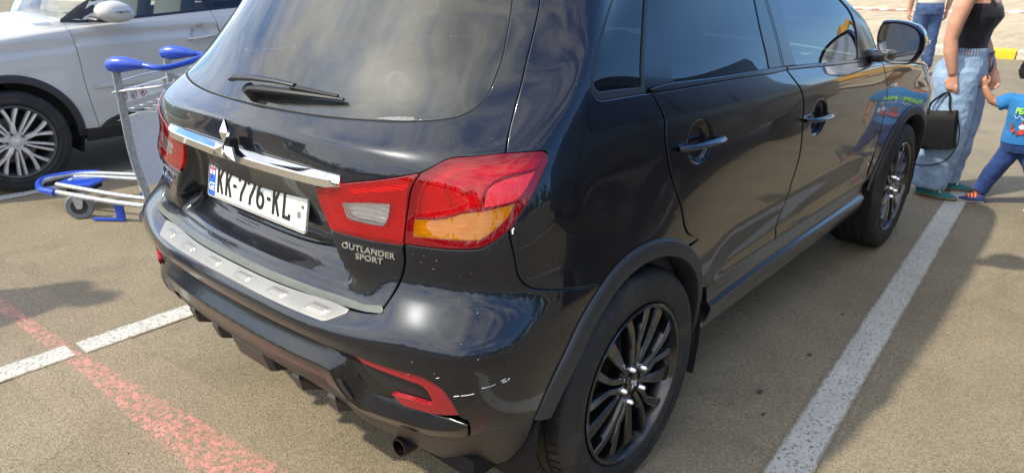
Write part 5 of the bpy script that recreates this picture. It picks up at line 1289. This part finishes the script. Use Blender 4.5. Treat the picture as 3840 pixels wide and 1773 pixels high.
simple('bag_leather', (.006, .006, .007), .6, 0, .2, 60, .08, spec=.2); simple('brass', (.75, .50, .20), .25, 1, .05)
simple('shoe_teal', (.015, .15, .15), .75, 0, .15); simple('gum_sole', (.30, .15, .06), .7, 0, .1); simple('shoe_cream', (.62, .60, .42), .6, 0, .05)
simple('shoe_navy', (.02, .035, .13), .6, 0, .1); simple('sole_white', (.72, .70, .66), .6, 0, .08); simple('shoe_orange', (.80, .13, .03), .5, 0, .05)
simple('print_green', (.35, .75, .10), .7, 0, .05); simple('print_white', (.72, .74, .74), .7, 0, .1); simple('print_red', (.60, .05, .03), .7, 0, .05); simple('print_brown', (.20, .07, .03), .7, 0, .1)
def hand(b, w, d, pal, curl=.5, k=1., side=1):
    """w wrist, d pointing direction, pal palm normal; five separate fingers"""
    w = Vector(w); d = Vector(d).normalized(); pal = Vector(pal); pal = (pal-d*pal.dot(d)).normalized(); x = d.cross(pal)*side
    b.tube([w-d*.02*k, w+d*.03*k, w+d*.075*k, w+d*.092*k], [.024*k, .034*k, .038*k, .030*k], 10, flat=(1, .48) if abs(pal.z) < .99 else (1, .48))
    for i, (o_, ln) in enumerate(((-.030, .068), (-.010, .078), (.011, .072), (.030, .056))):
        p = w+d*.085*k+x*o_*k; q = p+(d*cos(curl*.5)+pal*sin(curl*.5))*ln*.45*k; r = q+(d*cos(curl*1.5)+pal*sin(curl*1.5))*ln*.33*k; t = r+(d*cos(curl*2.4)+pal*sin(curl*2.4))*ln*.26*k
        b.tube([p-d*.02*k, p, q, r, t], [.0095*k, .0095*k, .0088*k, .008*k, .0062*k], 8)
    p = w+d*.030*k-x*.030*k; b.tube([p, p+(d*.6-x*.6+pal*.25)*.034*k, p+(d*.9-x*.55+pal*.5)*.058*k, p+(d*1.1-x*.3+pal*.8)*.078*k], [.0125*k, .0115*k, .010*k, .0075*k], 8)
def head(b, c, fw, k=1.):
    """skull, jaw, nose, ears, neck root; fw facing direction (horizontal)"""
    c = Vector(c); fw = Vector(fw).normalized(); up = Vector((0, 0, 1)); x = fw.cross(up)
    def E_(p, r, sx=1, sy=1, sz=1, n=14):
        V = []; F = []
        for i in range(n+1):
            th = pi*i/n
            for j in range(n*2):
                ph = 2*pi*j/(n*2); V.append(p+x*(r*sx*sin(th)*cos(ph))+fw*(r*sy*sin(th)*sin(ph))+up*(r*sz*cos(th)))
        m = n*2; F = [(i*m+j, i*m+(j+1) % m, (i+1)*m+(j+1) % m, (i+1)*m+j) for i in range(n) for j in range(m)]; b.add(V, F)
    E_(c+up*.015*k, .095*k, .80, 1.0, 1.0); E_(c-up*.055*k+fw*.025*k, .062*k, .86, .9, 1.05)
    b.tube([c+fw*.088*k+up*.018*k, c+fw*.106*k-up*.018*k, c+fw*.092*k-up*.034*k], [.008*k, .014*k, .010*k], 8)
    b.tube([c+fw*.080*k-up*.062*k-x*.020*k, c+fw*.090*k-up*.061*k, c+fw*.080*k-up*.062*k+x*.020*k], [.006*k, .008*k, .006*k], 6)
    for s in (-1, 1): E_(c+x*(.078*k*s)-up*.012*k-fw*.006*k, .028*k, .35, .65, 1.0, 8)
    return x, up
def face(parent, c, fw, k=1.):
    c = Vector(c); fw = Vector(fw).normalized(); x = fw.cross(Vector((0, 0, 1)))
    for s in (-1, 1):
        b = MB(); b.lathe([(.001, .004), (.008, .003), (.012, 0)], 12, 'z'); R = fw.to_track_quat('Z', 'Y').to_matrix(); p = c+fw*.083*k+x*(.031*k*s)+Vector((0, 0, .008*k)); b.V = [R @ Vector(v)*k+p for v in b.V]; b.obj('eye', 'print_white', parent)
        b = MB(); b.lathe([(.001, .006), (.005, .005)], 10, 'z'); b.V = [R @ Vector(v)*k+p for v in b.V]; b.obj('pupil', 'hair_dark', parent)
        b = MB(); b.tube([p+Vector((0, 0, .016*k))-x*.014*k, p+Vector((0, 0, .020*k)), p+Vector((0, 0, .016*k))+x*.014*k], .003*k, 5); b.obj('eyebrow', 'hair_dark', parent)
def shoe(parent, p, d, ln, mats, k=1.):
    p = Vector(p); d = Vector((d[0], d[1], 0)).normalized(); x = Vector((-d.y, d.x, 0))
    prof = [(-.02, .030, .0), (.0, .036, 0), (.3, .036, 0), (.62, .047, 0), (.85, .042, .004), (.97, .024, .008), (1.0, .006, .012)]
    V = []
    for t, w_, z in prof:
        for s_, zz in ((-1, 0), (1, 0), (1, .024), (-1, .024)): V.append(p+d*ln*t+x*(w_*k*s_)+Vector((0, 0, z+zz*k)))
    n = len(prof); F = [(0, 1, 2, 3), (4*n-1, 4*n-2, 4*n-3, 4*n-4)]+[(i*4+q, i*4+(q+1) % 4, i*4+4+(q+1) % 4, i*4+4+q) for i in range(n-1) for q in range(4)]
    b = MB(); b.add(V, F); o = b.obj('shoe', mats[0], parent, auto=50); m_ = o.modifiers.new('round', 'SUBSURF'); m_.levels = m_.render_levels = 2
    b = MB(); V = []; up = [(-.01, .030, .085), (.10, .036, .088), (.30, .036, .080), (.50, .040, .062), (.72, .040, .046), (.90, .030, .036), (.985, .010, .026)]
    m = 10
    for t, w_, h in up:
        for q in range(m+1):
            a = pi*q/m; V.append(p+d*ln*t+x*(w_*k*cos(a))+Vector((0, 0, (.018+(h-.018)*sin(a)**.7)*k)))
    F = [(i*(m+1)+q, i*(m+1)+q+1, (i+1)*(m+1)+q+1, (i+1)*(m+1)+q) for i in range(len(up)-1) for q in range(m)]
    b.add(V, F); b.obj('shoe_upper', mats[1], o)
    b = MB()
    for t in (.34, .46, .58): b.tube([p+d*ln*t+x*(.034*k*cos(a))+Vector((0, 0, (.022+(.070-.06*(t-.3))*sin(a))*k)) for a in np.linspace(.5, pi-.5, 8)], .0075*k, 6, flat=(1, .5))
    b.obj('shoe_stripe', mats[2], o)
def ell(c, rx, ry, z, ph=0): return (c, rx, ry, z)
def loft(b, rings, n=28, cap=True):
    """rings of (cx, cy, rx, ry, z)"""
    V = []
    for cx, cy, rx, ry, z in rings:
        for k in range(n): q = 2*pi*k/n; V.append((cx+rx*cos(q), cy+ry*sin(q), z))
    m = len(rings); F = [(i*n+k, i*n+(k+1) % n, (i+1)*n+(k+1) % n, (i+1)*n+k) for i in range(m-1) for k in range(n)]
    if cap: F += [tuple(reversed(range(n))), tuple(range((m-1)*n, m*n))]
    b.add(V, F)
# ---- woman: faces -y, her right arm is towards the camera (-x)
WM = thing('person', 'woman in black tank top and pale blue jeans holding the child by hand', 'person', (4.02, -.86, 0), 0)
b = MB()
loft(b, [(0, .01, .155, .115, .86), (0, .0, .150, .105, .95), (0, -.005, .125, .092, 1.04), (0, -.01, .130, .098, 1.12), (0, -.02, .150, .118, 1.20), (0, -.01, .155, .112, 1.28), (0, .01, .165, .088, 1.345), (0, .02, .10, .06, 1.40), (0, .02, .052, .052, 1.43)])
b.tube([(0, .02, 1.40), (0, .012, 1.47), (0, .0, 1.52)], [.058, .052, .052], 14)
head(b, (0, -.015, 1.565), (.15, -1, 0), 1.0)
b.tube([(-.150, .02, 1.350), (-.190, .03, 1.335), (-.215, .045, 1.25), (-.225, .06, 1.16), (-.230, .070, 1.06), (-.228, .055, .98), (-.222, .035, .90), (-.215, .02, .84)], [.050, .055, .053, .048, .041, .043, .034, .0265], 14)
hand(b, (-.214, .018, .835), (0, -.10, -1), (.9, -.3, 0), .75, 1.02, 1)
b.tube([(.150, .02, 1.350), (.190, .02, 1.335), (.215, .02, 1.24), (.225, .01, 1.15), (.222, -.02, 1.07), (.19, -.07, .98), (.14, -.12, .90), (.115, -.145, .855)], [.050, .054, .052, .047, .040, .041, .033, .026], 14)
hand(b, (.112, -.147, .850), (-.25, -.35, -1), (-1, .2, .1), .6, .98, -1)
for s in (-1, 1):
    x = .10*s; b.tube([(x*.9, .02, .90), (x, .01, .70), (x*1.15, .01, .48), (x*1.2, .03, .28), (x*1.25, .05, .09)], [.085, .075, .052, .048, .036], 12)
WB_ = b.obj('body', 'skin', WM); add_mod_remesh(WB_, .0065, 5)
face(WM, (0, -.015, 1.565), (.15, -1, 0))
b = MB(); loft(b, [(0, .025, .085, .095, 1.50), (0, .030, .094, .108, 1.56), (0, .025, .092, .110, 1.62), (0, .018, .075, .095, 1.665), (0, .01, .035, .045, 1.69)]); b.tube([(0, .10, 1.60), (0, .135, 1.57), (0, .13, 1.48), (0, .11, 1.40)], [.045, .045, .038, .015], 12); o_ = b.obj('hair', 'hair_brown', WM); add_mod_remesh(o_, .009, 4)
b = MB(); loft(b, [(0, .002, .146, .103, .955), (0, -.005, .133, .098, 1.03), (0, -.012, .138, .104, 1.11), (0, -.028, .158, .132, 1.195), (0, -.018, .162, .122, 1.255), (0, -.002, .150, .108, 1.295)], cap=True)
for s in (-1, 1):
    b.tube([(s*.085, -.105, 1.265), (s*.098, -.065, 1.335), (s*.100, .01, 1.385), (s*.095, .075, 1.335), (s*.085, .095, 1.27)], [.018, .0135, .0125, .0135, .018], 10, flat=(1.3, .8)); b.tube([(s*.07, -.075, 1.20), (s*.07, -.125, 1.205)], [.06, .045], 12)
TT = b.obj('tank_top', 'black_cotton', WM); add_mod_remesh(TT, .009, 6)
b = MB(); loft(b, [(0, -.002, .140, .104, .985), (0, 0, .158, .116, .955), (0, .015, .180, .145, .88), (0, .025, .190, .155, .82), (0, .02, .185, .150, .76)])
for s in (-1, 1):
    dy = .0 if s < 0 else -.02
    b.tube([(s*.085, .02, .85), (s*.095, .01+dy, .74), (s*.105, .0+dy, .60), (s*.115, .0+dy, .45), (s*.120, .015+dy, .30), (s*.122, .03+dy, .15), (s*.124, .035+dy, .065)], [.125, .128, .125, .122, .120, .116, .112], 22, flat=(1, .92))
JN = b.obj('jeans', 'light_denim', WM); add_mod_remesh(JN, .010, 5)
tx = bpy.data.textures.new('folds', 'CLOUDS'); tx.noise_scale = .09; tx.noise_depth = 3
for o_ in (JN,):
    d_ = o_.modifiers.new('folds', 'DISPLACE'); d_.texture = tx; d_.strength = .028; d_.mid_level = .5
b = MB()
for k in range(44):
    a = 2*pi*k/44; p = Vector((.150*cos(a), .112*sin(a), .978)); b.tube([p+Vector((0, 0, -.020)), p*1.012+Vector((0, 0, .010))], .0055, 5)
b.obj('waistband', 'light_denim', JN)
b = MB(); b.tube(cr([(.04, -.118, .965), (.035, -.145, .93), (.05, -.150, .88), (.055, -.14, .84)], 5), .006, 6); b.tube(cr([(.02, -.118, .965), (.0, -.148, .93), (-.005, -.15, .89)], 5), .006, 6); b.tube([(.02, -.13, .965), (.05, -.14, .975), (.03, -.135, .955)], .008, 6); b.obj('drawstring', 'mid_denim', JN)
shoe(WM, (-.125, .10, 0), (-.15, -1), .26, ('gum_sole', 'shoe_teal', 'shoe_cream')); shoe(WM, (.125, .06, 0), (.1, -1), .26, ('gum_sole', 'shoe_teal', 'shoe_cream'))
# ---- handbag hanging from her right hand
BG = thing('handbag', 'black leather handbag hanging from the hand of the woman in jeans', 'handbag', (3.80, -.83, .48), 0)
R = Matrix.Rotation(radians(-9), 4, 'X'); b = MB(); V = []
for z, hw, ht in ((-.125, .088, .048), (-.12, .098, .055), (-.04, .102, .052), (.06, .106, .040), (.118, .108, .024), (.124, .105, .018)):
    for p in rrect(2*ht, 2*hw, .016, 4): V.append(R @ Vector((p[0], p[1], z)))
n = 20; n = len(rrect(.1, .1, .016, 4)); b.add(V, [tuple(reversed(range(n))), tuple(range(5*n, 6*n))]+[(i*n+k, i*n+(k+1) % n, (i+1)*n+(k+1) % n, (i+1)*n+k) for i in range(5) for k in range(n)]); b.obj('bag_body', 'bag_leather', BG, auto=50)
for sx in (-.022, .022):
    b = MB(); b.tube(cr([tuple(R @ Vector((sx, -.070, .10))), tuple(R @ Vector((sx*.9, -.060, .165))), (sx*.5, -.022, .232), (sx*.4, .012, .238), tuple(R @ Vector((sx*.9, .055, .170))), tuple(R @ Vector((sx, .068, .10)))], 6), .0062, 8); b.obj('bag_handle', 'bag_leather', BG)
    for sy in (-.070, .068):
        b = MB(); b.tube([R @ Vector((sx*1.25, sy+.012*cos(t), .118+.012*sin(t))) for t in np.linspace(0, 2*pi, 13)], .003, 6); b.obj('ring', 'brass', BG)
b = MB(); b.tube(cr([tuple(R @ Vector((0, -.105, .09))), (-.01, -.125, -.02), (-.015, -.115, -.13), (-.01, -.055, -.215), (0, .06, -.255), (.01, .15, -.24), (.015, .17, -.10), tuple(R @ Vector((0, .103, .09)))], 8), .0038, 6); b.obj('shoulder_strap', 'bag_leather', BG)
# ---- child
BY = thing('person', 'small child in blue printed T-shirt and dark jeans reaching for the hand beside', 'person', (3.98, -1.27, 0), 0)
b = MB(); k = .62
loft(b, [(0, 0, .080, .098, .43), (0, 0, .078, .092, .50), (0, 0, .080, .094, .58), (0, 0, .082, .100, .66), (0, 0, .070, .098, .71), (0, 0, .04, .05, .745), (0, 0, .033, .033, .76)])
b.tube([(0, 0, .74), (0, -.005, .80)], [.034, .036], 12); head(b, (-.005, -.015, .865), (.1, -1, 0), .88)
b.tube([(0, .085, .70), (0, .125, .685), (-.01, .165, .665), (-.015, .205, .680), (-.02, .235, .715), (-.02, .262, .760)], [.034, .034, .031, .028, .024, .019], 12)
hand(b, (-.02, .262, .758), (0, .35, 1), (.9, .2, 0), .8, .60, 1)
b.tube([(0, -.085, .70), (-.01, -.125, .67), (-.02, -.15, .60), (-.035, -.155, .54), (-.06, -.15, .47)], [.034, .034, .029, .026, .019], 12); hand(b, (-.06, -.15, .468), (-.2, 0, -1), (0, 1, 0), .5, .60, 1)
for s, kx_, ky in ((1, -.01, .085), (-1, .02, -.11)): b.tube([(0, s*.045, .43), (kx_, ky, .26), (kx_, ky+.06*s, .10), (kx_, ky+.075*s, .05)], [.05, .042, .034, .028], 10)
o_ = b.obj('body', 'skin_tan', BY); add_mod_remesh(o_, .005, 4); face(BY, (-.005, -.015, .865), (.1, -1, 0), .88)
b = MB(); loft(b, [(.012, .020, .060, .072, .835), (.012, .016, .080, .086, .87), (.008, .008, .083, .092, .91), (.0, .0, .070, .078, .95), (0, 0, .03, .035, .972)]); o_ = b.obj('hair', 'hair_dark', BY); add_mod_remesh(o_, .006, 2)
tx2 = bpy.data.textures.new('curls', 'CLOUDS'); tx2.noise_scale = .018; tx2.noise_depth = 2; d_ = o_.modifiers.new('curls', 'DISPLACE'); d_.texture = tx2; d_.strength = .02
b = MB(); loft(b, [(0, 0, .094, .112, .425), (0, 0, .091, .106, .50), (0, 0, .092, .106, .58), (0, 0, .093, .110, .66), (0, 0, .080, .108, .708), (0, 0, .050, .062, .742)])
b.tube([(0, .08, .700), (0, .115, .690), (-.008, .150, .668), (-.012, .172, .658)], [.046, .047, .046, .046], 16); b.tube([(0, -.08, .700), (-.008, -.12, .675), (-.016, -.148, .615)], [.046, .047, .046], 16)
SH = b.obj('t_shirt', 'blue_cotton', BY); add_mod_remesh(SH, .007, 5); d_ = SH.modifiers.new('folds', 'DISPLACE'); d_.texture = tx; d_.strength = .012
PX = -.098
Mt = Matrix(((0, 0, -1, PX), (-1, 0, 0, 0), (0, 1, 0, 0), (0, 0, 0, 1)))
def at(y, z, r=0): return Matrix.Translation((0, y, z)) @ Mt @ Matrix.Rotation(r, 4, 'Z')
text_obj('shirt_lettering', 'PEAN', 'print_green', SH, at(.010, .640, -.05), .050, .72, .0012, .0022)
b = MB(); b.tube(cr([tuple(at(0, .6) @ Vector((x, .010*sin(x*190)-x*.12, .0))) for x in np.linspace(-.055, .055, 34)], 1), .0016, 5); b.obj('shirt_script', 'print_white', SH)
b = MB(); b.tube(cr([tuple(at(-.02, .582) @ Vector((x, .005*sin(x*260)-x*.1, .0))) for x in np.linspace(-.028, .028, 20)], 1), .0014, 5); b.obj('shirt_script_small', 'print_green', SH)
for (y, z, w_, h_, mt) in ((.055, .545, .016, .05, 'print_brown'), (.046, .520, .020, .030, 'print_red'), (.0, .545, .036, .030, 'print_white'), (-.004, .566, .030, .012, 'print_red'), (.0, .512, .034, .034, 'print_red'), (.022, .500, .018, .026, 'print_brown'), (-.045, .530, .022, .044, 'print_white')):
    b = MB(); b.prism([(w_/2*cos(t), h_/2*sin(t)) for t in np.linspace(0, 2*pi, 14, endpoint=False)], 0, .0015, lambda a, c, hh: at(y, z) @ Vector((a, c, hh))); b.obj('shirt_print', mt, SH, smooth=False)
b = MB(); loft(b, [(0, 0, .084, .100, .455), (0, 0, .088, .106, .42), (0, 0, .085, .104, .37)])
b.tube([(0, .035, .40), (-.005, .075, .29), (-.01, .120, .18), (-.01, .155, .078)], [.066, .060, .054, .048], 16); b.tube([(0, -.045, .40), (.01, -.10, .29), (.03, -.14, .18), (.05, -.20, .085)], [.066, .060, .054, .048], 16)
o_ = b.obj('jeans', 'dark_denim', BY); add_mod_remesh(o_, .006, 4); d_ = o_.modifiers.new('folds', 'DISPLACE'); d_.texture = tx; d_.strength = .016
shoe(BY, (-.02, .120, 0), (-.45, 1), .165, ('sole_white', 'shoe_navy', 'shoe_orange'), .72); shoe(BY, (.05, -.20, 0), (-.8, .4), .165, ('sole_white', 'shoe_navy', 'shoe_orange'), .72)
# ---- man further back, seen from behind, cut by the frame
MN = thing('person', 'person in blue jeans and cream shirt standing on the road behind the woman', 'person', (10.17, .76, 0), radians(120))
b = MB(); loft(b, [(0, 0, .165, .12, .92), (0, 0, .155, .11, 1.05), (0, 0, .18, .125, 1.25), (0, 0, .20, .12, 1.40), (0, 0, .12, .075, 1.47), (0, 0, .06, .06, 1.50)]); b.tube([(0, 0, 1.47), (0, 0, 1.56)], [.062, .06], 12); head(b, (0, -.01, 1.64), (0, -1, 0), 1.03)
for s in (-1, 1): b.tube([(s*.17, 0, 1.42), (s*.23, .01, 1.36), (s*.25, .03, 1.13), (s*.24, -.03, .90)], [.06, .055, .045, .03], 12); hand(b, (s*.24, -.03, .90), (0, -.1, -1), (-s, 0, 0), .5, 1.05, s)
for s in (-1, 1): b.tube([(s*.09, 0, .92), (s*.11, 0, .5), (s*.13, .01, .08)], [.085, .06, .04], 12)
o_ = b.obj('body', 'skin', MN); add_mod_remesh(o_, .009, 4); face(MN, (0, -.01, 1.64), (0, -1, 0))
b = MB(); loft(b, [(0, .02, .085, .10, 1.60), (0, .012, .088, .105, 1.68), (0, .0, .06, .08, 1.745), (0, 0, .02, .02, 1.755)]); o_ = b.obj('hair', 'hair_dark', MN); add_mod_remesh(o_, .01, 3)
b = MB(); loft(b, [(0, 0, .185, .138, .985), (0, 0, .178, .128, 1.08), (0, 0, .198, .14, 1.25), (0, 0, .215, .132, 1.40), (0, 0, .13, .085, 1.475)])
for s in (-1, 1): b.tube([(s*.17, 0, 1.42), (s*.23, .01, 1.36), (s*.25, .03, 1.17)], [.075, .072, .065], 14)
o_ = b.obj('shirt', 'cream_cotton', MN); add_mod_remesh(o_, .012, 4)
b = MB(); loft(b, [(0, 0, .175, .13, 1.0), (0, .01, .185, .145, .93), (0, .01, .18, .14, .84)])
for s in (-1, 1): b.tube([(s*.085, .01, .88), (s*.09, 0, .65), (s*.095, 0, .42), (s*.10, .01, .12)], [.105, .095, .085, .075], 16)
o_ = b.obj('jeans', 'mid_denim', MN); add_mod_remesh(o_, .012, 4); d_ = o_.modifiers.new('folds', 'DISPLACE'); d_.texture = tx; d_.strength = .02
shoe(MN, (-.10, .07, 0), (-.1, -1), .27, ('sole_white', 'seat_cloth', 'seat_cloth')); shoe(MN, (.10, .07, 0), (.1, -1), .27, ('sole_white', 'seat_cloth', 'seat_cloth'))

# ---- bystander just outside the left edge of the view, whose shadow falls on the asphalt
def copy_tree(o, parent=None):
    c = o.copy(); sc.collection.objects.link(c); c.parent = parent
    for ch in o.children: copy_tree(ch, c)
    return c
BS = copy_tree(MN); BS.location = (-1.82, 2.50, 0); BS.rotation_euler = (0, 0, radians(200)); BS['label'] = 'person in cream shirt and jeans standing left of the frame casting the soft shadow'
# ================================================================ barrier tape, and what the paint and glass reflect
m, n, bb, oo = nmat('barrier_tape'); P_(bb, rough=.45)
c = n.nodes.new('ShaderNodeTexCoord'); sx_ = n.nodes.new('ShaderNodeSeparateXYZ'); n.links.new(c.outputs['Object'], sx_.inputs[0])
ph = mth(n, 'FRACT', mth(n, 'MULTIPLY', mth(n, 'ADD', sx_.outputs[1], sx_.outputs[2]), 3.2)); n.links.new(ramp(n, ph, (.49, (.75, .73, .70)), (.51, (.72, .30, .27))), bb.inputs['Base Color'])
b = MB(); V = []; N_ = 120; y0, y1 = -9., 14.
def tz(y):
    k = (y+9) % 7.67/7.67; return .80-.16*4*k*(1-k)
def tx_(y): return 14.6+.02*y
for i in range(N_+1):
    y = y0+(y1-y0)*i/N_; w_ = .028; tw = .5*sin(y*2.1)
    V += [(tx_(y)-sin(tw)*w_, y, tz(y)-cos(tw)*w_), (tx_(y)+sin(tw)*w_, y, tz(y)+cos(tw)*w_)]
b.add(V, [(2*i, 2*i+2, 2*i+3, 2*i+1) for i in range(N_)]); o_ = b.obj('barrier_tape', 'barrier_tape', None); tag(o_, 'red and white barrier tape strung low across the sandy ground', 'barrier tape')
md = o_.modifiers.new('thickness', 'SOLIDIFY'); md.thickness = .0008
for k_, y in enumerate((-9, -1.33, 6.34, 14)):
    b = MB(); b.tube([(tx_(y), y, 0), (tx_(y), y, .95)], .014, 8); o_ = b.obj('tape_stake', 'brake_metal', None); tag(o_, 'thin metal stake holding the barrier tape, '+('far right end', 'right of the people', 'left of the black car', 'far left end')[k_], 'stake', 'stakes of the barrier tape')
# dark boxy off-roader parked to the right, reflected in the doors
OR = thing('off_roader', 'dark boxy four-wheel-drive parked on the right, reflected in the black doors', 'car', (3.4, -3.25, 0), 0)
b = MB()
prof = [(-2.1, .50), (-2.15, 1.0), (-2.0, 1.98), (-1.9, 2.05), (1.25, 2.05), (1.42, 2.0), (1.75, 1.28), (2.55, 1.20), (2.62, .55), (2.2, .45)]
b.prism(prof, -.92, .92, lambda a, c, h: (a, h*(1 if c < 1.3 else .93), c)); b.obj('body', 'dark_paint', OR, auto=20)
for x0, x1 in ((-1.85, -1.0), (-.90, .05), (.15, 1.30)):
    for s in (-1, 1):
        b = MB(); y = s*.928*1; b.add([(x0, s*.925, 1.33), (x1+(.15 if x1 > 1 else 0), s*.925, 1.33), (x1-(.0 if x1 < 1 else .1), s*.868, 1.90), (x0, s*.868, 1.90)], [(0, 1, 2, 3)]); b.obj('window', 'gloss_black', OR, smooth=False)
for x in (-1.35, 1.65):
    for s in (-1, 1):
        b = MB(); b.lathe([(.24, -.12), (.36, -.12), (.38, -.08), (.38, .08), (.36, .12), (.24, .12), (.22, .06), (.001, .06)], 40, c=(x, s*.86, .38), sgn=s); b.obj('wheel', 'tyre', OR)
        b = MB(); b.lathe([(.001, .10), (.06, .10), (.09, .07), (.21, .08), (.235, .11), (.24, .10)], 24, c=(x, s*.86, .38), sgn=s); b.obj('rim', 'rim_grey', OR)
# yellow excavator up the road
EX = thing('excavator', 'yellow excavator with raised boom beyond the road, reflected in the front window', 'excavator', (24.5, -5.2, 0), 0)
b = MB(); 
for s in (-1, 1): b.prism([(-1.6, .1), (-1.8, .45), (-1.5, .85), (1.5, .85), (1.8, .45), (1.6, .1)], s*1.3-.3, s*1.3+.3, lambda a, c, h: (a, h, c))
b.obj('track', 'rubber_seal', EX, smooth=False)
b = MB(); b.box((0, 0, 1.55), (3.0, 2.5, 1.2), bev=.08); b.obj('house', 'yellow_paint', EX)
MB().box((-.7, .8, 2.5), (1.3, .9, 1.5), bev=.06).obj('cab', 'gloss_black', EX)
b = MB(); b.tube([(-1.0, -.2, 1.6), (-2.8, -.2, 3.4), (-4.6, -.2, 3.6), (-7.2, -.2, 2.8)], [.28, .30, .28, .20], 4); b.obj('boom', 'yellow_paint', EX, smooth=False)
b = MB(); b.tube([(-6.8, -.2, 3.2), (-7.9, -.2, 1.5)], [.22, .16], 4); b.obj('stick', 'yellow_paint', EX, smooth=False)
b = MB(); b.prism([(-7.6, 1.7), (-8.3, 1.6), (-8.4, .9), (-7.5, .6), (-7.2, 1.1)], -.7, .3, lambda a, c, h: (a, h, c)); b.obj('bucket', 'yellow_paint', EX, smooth=False)
# distant tree belts and low hills all round (seen only in reflections)
simple('far_foliage', (.045, .060, .022), .9, 0, .3, .4); simple('hill', (.10, .12, .06), .95, 0, .25, .05)
rnd = random.Random(3)
def belt(name, pts, h, seed):
    r2 = random.Random(seed); b = MB()
    for i in range(len(pts)-1):
        a, c = Vector(pts[i]), Vector(pts[i+1]); L_ = (c-a).length; k = int(L_/2.2)
        for j in range(k):
            p = a.lerp(c, (j+r2.random())/k); hh = h*(.55+.6*r2.random()); q = Vector((p.x, p.y, 0)); rr = 1.6+1.6*r2.random()
            for _ in range(60):
                d = Vector((r2.gauss(0, 1), r2.gauss(0, 1), r2.gauss(0, 1))).normalized()*(r2.random()**.4); e = q+Vector((d.x*rr, d.y*rr, hh*.55+d.z*hh*.45)); s_ = .35+.3*r2.random(); x = Vector((r2.gauss(0, 1), r2.gauss(0, 1), r2.gauss(0, 1))).normalized(); y = x.orthogonal().normalized()
                b.add([e-x*s_, e+y*s_, e+x*s_, e-y*s_], [(0, 1, 2, 3)])
    o = b.obj(name, 'far_foliage', None, smooth=False, fixn=False); o['kind'] = 'stuff'; return o
belt('tree_belt', [(30, -28), (0, -34), (-30, -22)], 7, 1); belt('tree_belt', [(-30, -22), (-34, 10), (-26, 34)], 6, 2)
b = MB(); V = []; n_ = 90
for i in range(n_+1):
    a = radians(-200+i*400/n_); r = 420; h = 10+14*abs(sin(a*2.3))+9*abs(sin(a*5.1+1)); V += [(r*cos(a), r*sin(a), -2), ((r+60)*cos(a), (r+60)*sin(a), h)]
b.add(V, [(2*i, 2*i+2, 2*i+3, 2*i+1) for i in range(n_)]); o_ = b.obj('hills', 'hill', None); structure(o_)
b = MB(); b.add([(-450, -450, -.06), (450, -450, -.06), (450, 450, -.06), (-450, 450, -.06)], [(0, 1, 2, 3)]); structure(b.obj('plain', 'sand', None, smooth=False))
